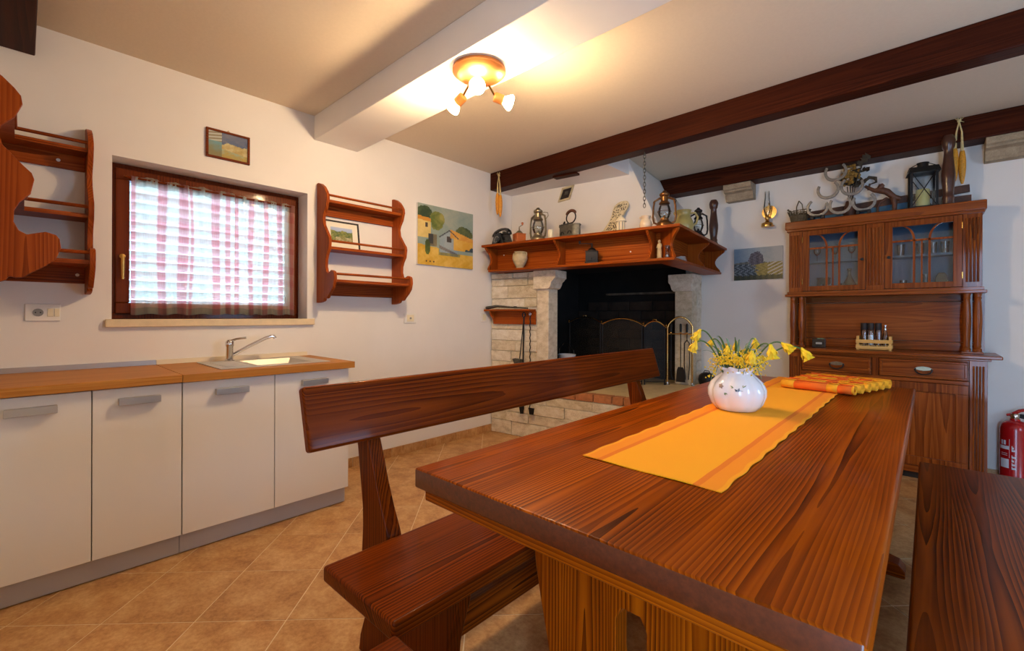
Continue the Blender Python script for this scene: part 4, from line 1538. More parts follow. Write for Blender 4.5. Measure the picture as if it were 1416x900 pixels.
def shoe(cx, cz, tilt, par):
    vs, fs = [], []
    n = 26
    for i in range(n + 1):
        a = math.radians(-128 - 0) + math.radians(256) * i / n
        t = abs(i / n - .5) * 2
        rr = R0 * (1.0 + .12 * t)
        wi = .0115 - .002 * t
        cxx, czz = math.sin(a) * rr * (1 - .10 * t * t), -math.cos(a) * rr
        nx, nz = math.sin(a), -math.cos(a)
        for (dr_, dy) in ((-wi, -.008), (wi, -.008), (wi, .008), (-wi, .008), ):
            vs.append((cxx + nx * dr_, dy, czz + nz * dr_))
    for i in range(n):
        for k in range(4):
            fs.append((i * 4 + k, i * 4 + (k + 1) % 4, (i + 1) * 4 + (k + 1) % 4, (i + 1) * 4 + k))
    fs += [(0, 1, 2, 3)[::-1], tuple(n * 4 + k for k in range(4))]
    M = Matrix.Translation((cx, 0, cz)) @ Matrix.Rotation(math.radians(tilt), 4, 'Y')
    o = MB().add(vs, fs, M).build('horseshoe', 'horseshoe_steel', par, bevel=.002, bseg=1)
    return o


for cx, cz, tl_ in ((-.152, .100, 14), (0.0, .100, -3), (.152, .102, -8), (-.080, .236, -10), (.076, .238, 12), (-.03, .372, -6)):
    shoe(cx, cz, tl_, hs)
for cx in (-.185, -.115, .115, .185):
    MB().box(cx - .012, cx + .012, -.035, .03, 0, .028).build('foot', 'black_iron', hs, bevel=.004)
for cx in (-.15, .15):
    MB().box(cx - .045, cx + .045, -.012, .012, .022, .034).build('cross_bar', 'black_iron', hs)

# dried flower arrangement
df = thing('dried_bouquet', 'dark dried bouquet with a yellowed bloom behind the horseshoes', 'dried flowers', (-.475, 4.585, ZD))
MB().lathe([(.03, 0), (.04, .004), (.05, .06), (.035, .12), (.03, .14)], 16).build('pot', 'old_wood', df, smooth=True)
rb = random.Random(5)
mb = MB()
for k in range(60):
    q = Vector((.0, -.028, .345)) + Vector((max(-.06, min(.06, rb.gauss(0, .028))), rb.uniform(-.014, .006), max(-.08, min(.072, rb.gauss(0, .032)))))
    mb.ball(q, rb.uniform(.009, .014), 7, 5)
mb.build('bloom', 'dried_flower', df, smooth=True)['kind'] = 'stuff'
for k in range(26):
    a = rb.uniform(0, 2 * PI)
    ang = rb.uniform(.2, 1.2)
    c = Vector((rb.gauss(.03, .035), rb.uniform(-.01, .02), .36 + rb.uniform(-.10, .085)))
    M = Matrix.Translation(c) @ Matrix.Rotation(a, 4, 'Y') @ Matrix.Rotation(ang, 4, 'X')
    s = rb.uniform(.03, .05)
    if k < 5:                                            # a few lean out in front of the beam
        c = Vector((.07 + .012 * k, -.108, .40 + .014 * k))
        s = .032
    else:
        c.z = min(c.z, .428 - 1.15 * s)
    M = Matrix.Translation(c) @ Matrix.Rotation(a, 4, 'Y') @ Matrix.Rotation(ang if k >= 5 else 0, 4, 'X')
    MB().add([(-.3 * s, 0, 0), (0, .1 * s, -1 * s), (.3 * s, 0, 0), (.45 * s, -.1 * s, .5 * s), (0, .1 * s, 1.1 * s), (-.45 * s, -.1 * s, .5 * s)], [(0, 1, 2, 3, 4, 5)], M).build('leaf', 'dark_leaf', df, solid=.002)
MB().tube([(.01, 0, .12), (.04, -.03, .28), (.07, -.085, .36), (.10, -.106, .43)], .004, 6).build('stem', 'dark_leaf', df, smooth=True)
for dx, zt in ((0, .33), (.02, .30), (-.02, .26)):
    MB().tube([(dx * .3, 0, .10), (dx, -.005, zt)], .004, 6).build('stem', 'dark_leaf', df)

# old wooden tool: a carved yoke-like hand brace
yk = thing('wooden_yoke', 'carved brown wooden yoke propped on the dresser beside the lantern', 'yoke', (-.262, 4.548, ZD))
MB().tube([(-.115, 0, .235), (-.06, -.01, .19), (-.02, -.012, .185), (.02, -.01, .165), (.06, 0, .12), (.10, .005, .10)], [.010, .015, .026, .024, .020, .017], 12).build('bar', 'old_wood', yk, smooth=True)
MB().tube([(-.03, -.012, .19), (-.012, -.02, .215), (.0, -.02, .225)], [.016, .021, .012], 10).build('knob', 'old_wood', yk, smooth=True)
MB().tube([(.06, 0, .115), (.066, -.003, .06), (.064, -.004, .0)], [.020, .016, .014], 10).build('leg', 'old_wood', yk, smooth=True)
MB().tube([(.02, 0, .12), (-.02, -.02, .09), (-.035, -.02, .05), (-.035, -.02, 0)], [.010, .009, .008, .008], 10).build('hook', 'old_wood', yk, smooth=True)
wv = MB().tube([(-.155, 0, .27), (-.14, 0, .30), (-.12, -.005, .27), (-.09, 0, .30), (-.05, 0, .285), (-.045, 0, .255), (-.08, 0, .245)], [.008, .014, .012, .014, .014, .008, .004], 10)
wv.build('carved_spray', 'dark_leaf', yk, smooth=True)
MB().tube([(-.085, .0, .25), (-.095, .002, .20)], .007, 8).build('link', 'old_wood', yk)

# framed board leaning against the wall behind everything
bd = thing('leaning_board', 'long brown board with a bluish panel leaning on the wall above the dresser', 'board', (-.40, 4.635, ZD))
MB().box(-.44, .62, 0, .022, .07, .125, Matrix.Rotation(math.radians(-3.0), 4, 'Y')).build('rail', 'old_wood', bd, bevel=.003)
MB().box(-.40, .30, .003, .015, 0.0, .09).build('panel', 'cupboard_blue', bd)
MB().box(.52, .62, -.06, .022, 0, .07).build('block', 'old_wood', bd, bevel=.003)

# wire basket
bk = thing('wire_basket', 'small dark woven basket with a hoop handle on the dresser', 'basket', (-.825, 4.53, ZD))
for (z, rx, ry) in ((.004, .055, .045), (.03, .060, .05), (.06, .068, .055), (.085, .076, .06), (.105, .086, .066)):
    MB().tube([(rx * math.cos(a) * (1 + .0), ry * math.sin(a), z + (.014 * (1 - math.cos(a)) / 2 * -1 if z > .1 else 0) + (.03 if z > .1 and math.cos(a) < -.8 else 0)) for a in [2 * PI * k / 22 for k in range(22)]], .0035, 6, closed=True).build('hoop', 'wicker', bk, smooth=True)
for k in range(20):
    a = 2 * PI * k / 20
    MB().tube([(.055 * math.cos(a), .045 * math.sin(a), .002), (.068 * math.cos(a), .055 * math.sin(a), .06), (.086 * math.cos(a), .066 * math.sin(a), .105)], .0028, 5).build('stake', 'wicker', bk, smooth=True)
MB().lathe([(.054, .002), (.062, .035), (.068, .062), (.066, .062), (.06, .035), (.05, .006)], 22, Matrix.Diagonal((1, .82, 1, 1))).build('wall', 'wicker', bk, smooth=True)
MB().tube([(-.03, .055, .09), (-.025, .04, .15), (0, .0, .19), (.03, -.04, .15), (.04, -.06, .09)], .0042, 7).build('handle', 'wicker', bk, smooth=True)


# hanging corn cobs
def cob(x, y, ztop, zcob, ln_, lab, back=0.0):
    r = thing('corn_cobs', lab, 'corn', (x, y, ztop))
    for s, dz in ((-1, 0), (1, -.025)):
        prof = []
        for i in range(13):
            t = i / 12
            prof.append((.021 * math.sin(PI * (.10 + .86 * t)) ** .55 * (1 - .15 * t) + .001, -t * ln_))
        mb = MB().lathe(prof[::-1], 16, Matrix.Translation((s * .019, back, zcob - ztop + dz)))
        c = mb.build('cob', 'corn', r, smooth=True)
        MB().tube([(s * .019, back, zcob - ztop + dz - .004), (s * .014, -.004, (zcob - ztop) * .5), (0, -.004, -.012)], [.010, .005, .004], 7).build('husk_strand', 'husk', r, smooth=True)
    k = MB()
    k.ball((0, -.004, -.008), .012, 8, 5)
    for a in (-.9, -.4, .5, 1.0, 2.2):
        k.tube([(0, -.004, -.006), (.03 * math.sin(a), -.010, -.006 + .03 * math.cos(a))], [.004, .0015], 5)
    k.build('knot', 'husk', r, smooth=True)
    MB().tube([(0, .02, .004), (0, -.002, .002), (0, -.006, -.008)], .002, 6).build('nail', 'black_iron', r)
    return r


e = on_y(1320, 168, 4.485)
cob(.152, 4.472, e.z, 2.36, .235, 'dry corn cobs hanging from the wall beam beside the tall pepper mill', .074)

# oil lamp on the wall
ol = thing('wall_oil_lamp', 'brass oil lamp with a glass chimney hung on the back wall', 'oil lamp', (-1.09, 4.615, 1.955))
MB().lathe([(.046, .012), (.048, .03), (.044, .045), (.02, .055), (.012, .07), (.018, .085), (.020, .10), (.014, .112)], 20).build('font', 'brass', ol, smooth=True)
MB().lathe([(.016, .112), (.026, .15), (.030, .19), (.024, .23), (.019, .28), (.019, .34)], 18, cap=False).build('chimney', 'pane_glass', ol, smooth=True)
MB().lathe([(.001, 0), (.045, .002), (.058, .01), (.06, .014)], 22, Matrix.Translation((.01, .045, .15)) @ Matrix.Rotation(PI / 2, 4, 'X')).build('reflector', 'polished_brass', ol, smooth=True)
MB().tube([(-.046, .0, .02), (-.052, .03, .02), (0, .06, .02), (.052, .03, .02), (.046, 0, .02)], .004, 7).build('bracket', 'brass', ol, smooth=True)
MB().tube([(0, .06, .02), (0, .062, .15), (0, .062, .24)], .004, 7).build('hanger', 'brass', ol, smooth=True)

# fire extinguisher
ex = thing('fire_extinguisher', 'red fire extinguisher standing on the floor beside the dresser', 'fire extinguisher', (.432, 4.585, 0), math.radians(-6))
MB().lathe([(.075, 0), (.078, .006), (.078, .035), (.074, .04), (.074, .385), (.066, .42), (.045, .44), (.026, .448), (.024, .46), (1e-4, .46)], 28).build('cylinder', 'extinguisher_red', ex, smooth=True)
MB().lathe([(.0785, 0), (.0785, .03)], 28).build('foot_ring', 'black_rubber', ex, smooth=True)
MB().lathe([(.022, .455), (.026, .465), (.026, .485), (.018, .495), (1e-4, .495)], 18).build('valve', 'chrome', ex, smooth=True)
MB().tube([(-.04, -.004, .478), (-.015, 0, .485), (.02, 0, .515), (.06, 0, .53), (.11, 0, .525)], [.007, .011, .011, .010, .008], 8).build('lever', 'extinguisher_red', ex, smooth=True)
MB().tube([(-.015, 0, .476), (.03, 0, .485), (.09, 0, .48)], [.008, .010, .008], 8).build('carry_handle', 'black_rubber', ex, smooth=True)
MB().tube([(.02, 0, .475), (.09, .0, .46), (.10, -.01, .38), (.088, -.02, .25), (.082, -.02, .12)], .009, 10).build('hose', 'black_rubber', ex, smooth=True)


def on_cyl(name, a0, a1, z0, z1, mat):
    vs, fs = [], []
    for k in range(9):
        a = math.radians(a0 + (a1 - a0) * k / 8)
        vs += [(.0748 * math.cos(a), .0748 * math.sin(a), z0), (.0748 * math.cos(a), .0748 * math.sin(a), z1)]
    for k in range(8):
        fs.append((2 * k, 2 * k + 2, 2 * k + 3, 2 * k + 1))
    return MB().add(vs, fs).build(name, mat, ex)


A0 = -97                                                  # direction of the camera
on_cyl('label_mark', A0 - 48, A0 - 40, .285, .315, 'print_white')
on_cyl('label_mark', A0 - 36, A0 - 26, .285, .315, 'print_white')
on_cyl('label_mark', A0 - 55, A0 - 14, .255, .278, 'print_white')
on_cyl('label_mark', A0 - 48, A0 - 20, .226, .229, 'print_white')
on_cyl('label_mark', A0 - 48, A0 - 20, .214, .217, 'print_white')
on_cyl('label_mark', A0 - 52, A0 - 14, .13, .19, 'print_white')
on_cyl('label_mark', A0 - 13, A0 - 11.5, .20, .325, 'print_white')
for k, z in enumerate((.125, .15, .175, .20, .245, .262)):
    on_cyl('label_letter', A0 - 4, A0 + 12 - (k % 3) * 4, z, z + .012, 'print_white')
    on_cyl('label_letter', A0 - 4, A0 - 1, z, z + .02, 'print_white')

# ------------------------------------------------------------------ corner fireplace
AX, AY, TH = -3.2, 3.17, math.radians(7.4)
L2W = Matrix.Translation((AX, AY, 0)) @ Matrix.Rotation(TH, 4, 'Z')
W2L = L2W.inverted()


def wl_(x, y):
    p = W2L @ Vector((x, y, 0))
    return (p.x, p.y)


def fp_at(u, v, d):
    """Photo pixel on the vertical plane y' = d of the fireplace frame -> local point."""
    o = W2L @ EYEV
    r = W2L.to_3x3() @ ray(u, v)
    return o + r * ((d - o.y) / r.y)


def w_at(u, v, d):
    return L2W @ fp_at(u, v, d)


ZH = .475
fpl = thing('fireplace', 'corner fireplace of pale stone with a white plastered hood', 'fireplace', (AX, AY, 0), TH)
rs_ = random.Random(4)


def stone_box(x0, x1, z0, z1, par, mat='stone', out=.012, M=None):
    g = .0022
    o = rs_.uniform(.002, out)
    a, b = rs_.uniform(-.003, .003), rs_.uniform(-.003, .003)
    mb = MB().add([(x0 + g, -o + a, z0 + g), (x1 - g, -o + b, z0 + g), (x1 - g, .04, z0 + g), (x0 + g, .04, z0 + g), (x0 + g, -o - a, z1 - g), (x1 - g, -o - b, z1 - g), (x1 - g, .04, z1 - g), (x0 + g, .04, z1 - g)],
                  [(0, 3, 2, 1), (4, 5, 6, 7), (0, 1, 5, 4), (1, 2, 6, 5), (2, 3, 7, 6), (3, 0, 4, 7)], M)
    return mb.build('stone', mat, par, bevel=.003, bseg=1)


MB().box(0, .66, .008, .155, ZH, 1.558).build('pier_core', 'mortar', fpl)
zs_ = [ZH, .60, .705, .808, .908, 1.014, 1.10, 1.228, 1.313, 1.434, 1.505, 1.558]
for a, b in zip(zs_, zs_[1:]):
    x = 0.0
    while x < .536 - 1e-6:
        w = rs_.uniform(.16, .42)
        if x + w > .44:
            w = .536 - x
        stone_box(x, x + w, a, b, fpl)
        x += w
MB().box(.537, .663, -.014, .155, ZH, 1.395).build('column', 'granite', fpl, bevel=.006)


def capital(M, w, d):
    """Moulded stone capital that corbels out to local +x."""
    mb = MB().prism([(0, 1.392), (w, 1.392), (w + .02, 1.40), (w + .035, 1.425), (w + .045, 1.455), (w + .065, 1.47), (w + .07, 1.48), (w + .085, 1.49), (w + .085, 1.56), (0, 1.56)], 'y', 0, d, M)
    return mb.build('capital', 'granite', fpl, bevel=.004)


capital(Matrix.Translation((.515, -.045, 0)), .15, .21)
# raised hearth
E1 = wl_(-1.479, YB - .004)
C1 = wl_(XW + .002, YB - .004)
A1 = wl_(XW + .002, 3.185)
core = [(.002, .008), (1.895, .008), (E1[0] - .01, E1[1]), (C1[0], C1[1]), (A1[0], A1[1])]
MB().prism(core, 'z', 0, ZH - .012).build('hearth_core', 'mortar', fpl)
MB().prism([(.66, .075), (1.83, .075), (E1[0] - .07, E1[1]), (C1[0], C1[1]), (A1[0], A1[1] + .16), (.66, .156)], 'z', ZH - .012, ZH).build('hearth_slab', 'hearth_slab', fpl)
zz = [0.0, .135, .225, .325, .408]
for a, b in zip(zz, zz[1:]):
    x = 0.0
    while x < 1.895 - 1e-6:
        w = rs_.uniform(.18, .5)
        if x + w > 1.75:
            w = 1.9 - x
        stone_box(x, x + w, a, b, fpl, out=.016)
        x += w
x = 0.0
while x < .64:
    stone_box(x, x + .33, .408, ZH, fpl)
    x += .33
x = .665
while x < 1.88:
    w = .17 if rs_.random() < .7 else .10
    w = min(w, 1.9 - x)
    MB().box(x + .004, x + w - .004, -.012, .07, .412, ZH + .002).build('brick', 'brick_red', fpl, bevel=.003, bseg=1)
    x += w
sd = (Vector(E1) - Vector((1.9, 0)))
sl = sd.length
Ms = Matrix.Translation((1.9, 0, 0)) @ Matrix.Rotation(math.atan2(sd.y, sd.x), 4, 'Z')
for a, b in zip(zz, zz[1:]):
    x = 0.0
    while x < sl - .02:
        w = min(rs_.uniform(.25, .5), sl - x)
        stone_box(x, x + w, a, b, fpl, out=.012, M=Ms)
        x += w
x = 0.0
while x < sl - .02:
    w = min(.17, sl - x)
    MB().box(x + .004, x + w - .004, -.012, .07, .412, ZH + .002, Ms).build('brick', 'brick_red', fpl, bevel=.003, bseg=1)
    x += w
ZB2 = ZH
bedp = [(.70, .40), (1.50, .40), wl_(-1.84, YB - .01), (C1[0] + .02, C1[1] - .006), (A1[0] + .02, A1[1] + .30)]
# sooty inside
MB().box(XW + .001, XW + .03, 3.36, YB - .002, ZH, 1.79, W2L).build('soot_lining', 'soot', fpl)
MB().box(XW + .03, -1.86, YB - .03, YB - .001, ZH, 1.79, W2L).build('soot_lining', 'soot', fpl)
for j in range(8):
    z0 = ZB2 + j * .105
    n = 5
    for i in range(n):
        x0 = -3.16 + (i + (.5 if j % 2 else 0)) * .275
        x1 = min(x0 + .268, -1.87)
        if x1 - x0 > .05:
            MB().box(x0, x1, YB - .045 - rs_.uniform(0, .006), YB - .028, z0, z0 + .098, W2L).build('brick', 'soot_brick', fpl, bevel=.003, bseg=1)
MB().box(-2.75, -1.87, YB - .10, YB - .028, 1.385, 1.405, W2L).build('ledge', 'soot_ledge', fpl)
# column against the back wall
MB().box(-1.866, -1.694, 4.42, 4.54, ZH, 1.395, W2L).build('column', 'granite', fpl, bevel=.006)
Mr = W2L @ Matrix.Translation((-1.700, 4.545, 0)) @ Matrix.Rotation(PI / 2, 4, 'Z')
MB().box(-1.85, -1.705, 4.53, YB - .003, ZH, 1.558, W2L).build('pier_core', 'mortar', fpl)
for a, b in zip(zs_, zs_[1:]):
    stone_box(0, YB - .004 - 4.545, a, b, fpl, M=Mr, out=.008)
MB().prism([(-1.92, 1.56), (-1.675, 1.56), (-1.675, 1.48), (-1.685, 1.47), (-1.69, 1.40), (-1.694, 1.392), (-1.866, 1.392), (-1.885, 1.41), (-1.90, 1.46), (-1.92, 1.48)], 'y', 4.38, 4.60, W2L).build('capital', 'granite', fpl, bevel=.004)
# hood


def hoodpt(i, z):
    if i == 0:
        return (wl_(XW + .001, 3.464)[0], .293, z)
    if i == 1:
        return (1.278 + .4455 * (ZC - z), .293, z)
    if i == 2:
        p = wl_(-2.088 + .701 * (ZC - z), YB - .001)
        return (p[0], p[1], z)
    p = wl_(XW + .001, YB - .001)
    return (p[0], p[1], z)


MB().add([hoodpt(i, 1.811) for i in range(4)] + [hoodpt(i, ZC - .001) for i in range(4)], [(0, 3, 2, 1), (4, 5, 6, 7), (0, 1, 5, 4), (1, 2, 6, 5), (2, 3, 7, 6), (3, 0, 4, 7)]).build('hood', 'plaster', fpl, bevel=.008)
hb = MB()
a_ = [(wl_(XW + .03, 3.40)), (1.57, .05), wl_(-1.69, YB - .03), wl_(XW + .03, YB - .03)]
hb.prism(a_, 'z', 1.66, 1.793)
hb.build('smoke_shelf', 'soot', fpl)
hb = MB()
hb.prism([(XW + .001, 3.262), (-1.95, 3.245), (-1.949, 3.628), (XW + .001, 3.464)], 'z', ZB + .004, ZC - .001, W2L)
hb.build('soffit', 'plaster', fpl)
v0 = W2L @ on_z(768, 245, ZB)
MB().box(v0.x - .01, v0.x + .22, v0.y - .03, v0.y + .04, ZB - .012, ZB + .006).build('vent_plate', 'beam_wood_x', fpl)

# ------------------------------------------------------------------ mantel shelf
ms = thing('mantel_shelf', 'orange-brown wooden mantel shelf wrapping the corner fireplace', 'mantel', (AX, AY, 0), TH)
YT, XT = -.23, 1.875
E2 = Vector(wl_(-1.455, YB - .004))
s_dir = (E2 - Vector((XT, YT))).normalized()
n_dir = Vector((s_dir.y, -s_dir.x))                        # outward on the dresser side


def side_pt(inset, t):
    """Point on the dresser-side run, inset from the outer edge, t along it."""
    p = Vector((XT, YT)) - n_dir * inset + s_dir * t
    return (p.x, p.y)


slen = (E2 - Vector((XT, YT))).length
hb1 = hoodpt(1, 1.81)
hb2 = hoodpt(2, 1.81)
MB().prism([(.05, YT), (XT, YT), side_pt(0, slen), side_pt(.22, slen), (hb1[0] - .02, hb1[1] - .004), (.05, .289)], 'z', 1.792, 1.814).build('top_board', 'mantel_wood_x', ms, bevel=.004)
dl = .05
c2 = Vector((XT, YT)) + Vector((-dl, dl))
MB().prism([(.095, YT + dl), (c2.x, c2.y), side_pt(dl, slen), side_pt(.22, slen), side_pt(.22, .25), (.095, -.002)], 'z', 1.561, 1.581).build('bottom_board', 'mantel_wood_x', ms, bevel=.003)
MB().prism([(.075, -.03), (side_pt(.20, .22)[0], -.03), (side_pt(.22, .22)[0], -.012), (.075, -.012)], 'z', 1.581, 1.792).build('back_panel', 'mantel_wood_x', ms)
MB().prism([side_pt(.20, .205), side_pt(.20, slen), side_pt(.22, slen), side_pt(.22, .225)], 'z', 1.581, 1.792).build('back_panel', 'mantel_wood_y', ms)


def bracket(M, top, bot):
    pr = [(0, 1.581), (bot, 1.581), (bot - .004, 1.60)]
    for i in range(9):
        t = i / 8
        pr.append((bot - .012 - .05 * math.sin(PI * t) * .9 + (top - bot) * t * t, 1.61 + .16 * t))
    pr += [(top - .004, 1.78), (top, 1.792), (0, 1.792)]
    return MB().prism(pr, 'y', -.011, .011, M).build('bracket', 'mantel_wood_z', ms, bevel=.003)


Mf = Matrix.Rotation(-PI / 2, 4, 'Z')
for xb in (.087, fp_at(768, 350, -.19).x, fp_at(896, 340, -.19).x):
    bracket(Matrix.Translation((xb, -.03, 0)) @ Mf, .185, .142)
p = side_pt(.20, .20)
bracket(Matrix.Translation((p[0], p[1], 0)) @ Matrix.Rotation(-PI / 4, 4, 'Z'), .255, .20)
for t_ in (slen * .60, slen - .015):
    p = side_pt(.20, t_)
    bracket(Matrix.Translation((p[0], p[1], 0)) @ Matrix.Rotation(math.atan2(n_dir.y, n_dir.x), 4, 'Z'), .185, .142)
for u, v in ((697, 353), (872, 348), (872, 361)):
    q = fp_at(u, v, -.03)
    MB().lathe([(.006, 0), (.006, .004)], 10, Matrix.Translation((q.x, -.03, q.z)) @ Matrix.Rotation(PI / 2, 4, 'X')).build('screw_cap', 'white_plastic', ms)

# ------------------------------------------------------------------ on the mantel top
ZM = 1.814


def mant(name, label, cat, u, d, rotz=0, group=None, z=ZM):
    q = w_at(u, 330, d)
    return thing(name, label, cat, (q.x, q.y, z), TH + rotz, group)


def hurricane(r, H, R, metal, bail=True):
    MB().lathe([(R * .62, 0), (R * .66, H * .02), (R * .66, H * .10), (R * .60, H * .15), (R * .42, H * .19), (R * .40, H * .22)], 22).build('tank', metal, r, smooth=True)
    MB().lathe([(R * .34, H * .22), (R * .36, H * .24), (R * .34, H * .27), (R * .12, H * .28), (R * .10, H * .34)], 18).build('burner', metal, r, smooth=True)
    MB().lathe([(R * .36, H * .26), (R * .50, H * .36), (R * .54, H * .44), (R * .48, H * .54), (R * .36, H * .64)], 22, cap=False).build('globe', 'clear_glass', r, smooth=True)
    MB().lathe([(R * .38, H * .63), (R * .46, H * .65), (R * .42, H * .69), (R * .30, H * .72), (R * .30, H * .84), (R * .38, H * .86), (R * .42, H * .89), (R * .40, H * .92), (R * .18, H * .97), (R * .12, H * 1.0), (1e-4, H)], 20).build('chimney', metal, r, smooth=True)
    for s in (-1, 1):
        MB().tube([(s * R * .58, 0, H * .12), (s * R * .86, 0, H * .17), (s * R * .94, 0, H * .30), (s * R * .90, 0, H * .58), (s * R * .80, 0, H * .74), (s * R * .42, 0, H * .80), (s * R * .28, 0, H * .80)], R * .085, 8).build('side_tube', metal, r, smooth=True)
    gw = MB()
    for a in (.4, 1.2, 2.0, 2.8):
        gw.tube([(R * .56 * math.cos(a), R * .56 * math.sin(a), H * .40), (R * .57 * math.cos(a + .5), R * .57 * math.sin(a + .5), H * .48)], R * .02, 5)
    gw.tube([(R * .57 * math.cos(2 * PI * k / 20), R * .57 * math.sin(2 * PI * k / 20), H * .44) for k in range(20)], R * .022, 5, closed=True)
    gw.build('globe_wire', metal, r, smooth=True)
    if bail:
        MB().tube([(-R * .9, 0, H * .62), (-R * .95, R * .3, H * .75), (-R * .5, R * .7, H * .88), (0, R * .8, H * .92), (R * .5, R * .7, H * .88), (R * .95, R * .3, H * .75), (R * .9, 0, H * .62)], R * .03, 6).build('bail', metal, r, smooth=True)


# telephone
tl2 = mant('rotary_telephone', 'old black telephone with a dial at the wall end of the mantel', 'telephone', 694, -.07, -.25)
body = [(-.085, 0), (.085, 0), (.085, .03), (.072, .055), (.05, .10), (.045, .115), (-.045, .115), (-.05, .10), (-.072, .055), (-.085, .03)]
MB().prism(body, 'y', -.06, .07).build('body', 'black_bakelite', tl2, bevel=.008)
MB().lathe([(.046, 0), (.046, .006), (.040, .009), (.012, .010), (1e-4, .010)], 24, Matrix.Translation((0, -.060, .055)) @ Matrix.Rotation(math.radians(72), 4, 'X')).build('dial', 'black_bakelite', tl2, smooth=True)
for k in range(10):
    a = math.radians(30 + k * 30)
    MB().lathe([(.0045, 0), (.0045, .002)], 8, Matrix.Translation((0, -.060, .055)) @ Matrix.Rotation(math.radians(72), 4, 'X') @ Matrix.Translation((.030 * math.cos(a), .030 * math.sin(a), .0095))).build('finger_hole', 'grey_plastic', tl2)
for s in (-1, 1):
    MB().box(s * .04 - .012, s * .04 + .012, -.02, .02, .112, .135).build('cradle', 'black_bakelite', tl2, bevel=.003)
hs_ = MB()
hs_.tube([(-.105, 0, .125), (-.09, 0, .142), (-.05, 0, .156), (0, 0, .161), (.05, 0, .156), (.09, 0, .142), (.105, 0, .125)], [.022, .017, .014, .013, .014, .017, .022], 12)
ho_ = hs_.build('handset', 'black_bakelite', tl2, smooth=True)
for s in (-1, 1):
    MB().lathe([(.026, 0), (.029, .008), (.024, .026), (.012, .032)], 16, Matrix.Translation((s * .107, 0, .10))).build('ear_cup', 'black_bakelite', ho_, smooth=True)
MB().tube([(.107, 0, .105), (.118, -.01, .06), (.12, -.02, .02), (.105, -.03, .008), (.08, -.03, .010)], .0035, 7).build('cord', 'black_rubber', tl2, smooth=True)


def box_mill(r, w, h, wood_, metal, hand=1):
    MB().box(-w, w, -w, w, .012, h).build('box', wood_, r, bevel=.003)
    MB().box(-w * 1.12, w * 1.12, -w * 1.12, w * 1.12, 0, .013).build('base', wood_, r, bevel=.003)
    MB().box(-w * 1.05, w * 1.05, -w * 1.05, w * 1.05, h, h + .008).build('top', wood_, r, bevel=.002)
    d_ = MB().box(-w * .72, w * .72, -w - .006, -w, .02, .02 + h * .36).build('drawer', wood_, r, bevel=.002)
    MB().ball((0, -w - .011, .02 + h * .18), .006, 8, 5).build('knob', metal, d_, smooth=True)
    MB().lathe([(w * .72, h + .008), (w * .70, h + .018), (w * .40, h + .034), (w * .14, h + .040), (w * .10, h + .075), (1e-4, h + .078)], 18).build('dome', metal, r, smooth=True)
    c = MB().tube([(0, 0, h + .070), (hand * w * 1.0, -.01, h + .072), (hand * w * 2.0, -.015, h + .072)], .0035, 7).build('crank', metal, r, smooth=True)
    MB().lathe([(.006, 0), (.009, .012), (.011, .022), (.006, .027), (1e-4, .028)], 12, Matrix.Translation((hand * w * 2.0, -.015, h + .07))).build('crank_knob', wood_, c, smooth=True)


gm = mant('coffee_mill', 'orange wooden box coffee mill beside the telephone', 'coffee mill', 718, -.08, -.5)
box_mill(gm, .046, .088, 'mill_orange', 'nickel')
l1 = mant('hurricane_lantern', 'pewter-coloured hurricane lantern between coffee mill and white candle', 'lantern', 744, -.06, -.2, 'hurricane lanterns on the mantel')
hurricane(l1, .315, .102, 'nickel')
c1 = mant('white_candle', 'short white pillar candle beside the pewter-coloured lantern', 'candle', 761.5, -.11)
MB().lathe([(1e-4, 0), (.022, 0), (.023, .002), (.023, .088), (.020, .092), (1e-4, .088)], 18).build('wax', 'candle_wax', c1, smooth=True)
MB().tube([(0, 0, .087), (.001, 0, .098)], .001, 5).build('wick', 'print_dark', c1)

# charcoal box iron
ir = mant('charcoal_iron', 'old cast charcoal iron with an arched handle on the mantel', 'iron', 789.5, -.10, -.35)
MB().prism([(-.10, -.045), (.05, -.05), (.085, -.03), (.108, 0), (.085, .03), (.05, .05), (-.10, .045)], 'z', 0, .105).build('box', 'grey_iron', ir, bevel=.004)
MB().prism([(-.104, -.049), (.05, -.054), (.088, -.034), (.114, 0), (.088, .034), (.05, .054), (-.104, .049)], 'z', .100, .112).build('lid', 'grey_iron', ir, bevel=.003)
for k in range(7):
    MB().box(-.095 + k * .024, -.085 + k * .024, -.052, -.040, .11, .122).build('crenel', 'grey_iron', ir)
MB().tube([(.0, 0, .112), (0, 0, .13)], .012, 10).build('post', 'black_iron', ir)
rg = [(.058 * math.cos(a), 0, .178 + .05 * math.sin(a)) for a in [math.radians(-80 + 340 * k / 26) for k in range(27)]]
MB().tube(rg, .0055, 8).build('handle_ring', 'black_iron', ir, smooth=True)
MB().tube([(.066 * math.cos(a), 0, .18 + .056 * math.sin(a)) for a in [math.radians(30 + 120 * k / 10) for k in range(11)]], [.008] + [.013] * 9 + [.008], 10).build('grip', 'old_wood', ir, smooth=True)
MB().tube([(-.085, 0, .11), (-.09, 0, .14), (-.08, 0, .155)], [.008, .010, .006], 8).build('latch', 'black_iron', ir, smooth=True)
for s in (-1, 1):
    MB().tube([(s * .045 - .01 + .022 * math.cos(a), -.052, .030 + .024 * math.sin(a)) for a in [PI * k / 8 for k in range(9)]], .004, 6).build('vent_arch', 'black_iron', ir)


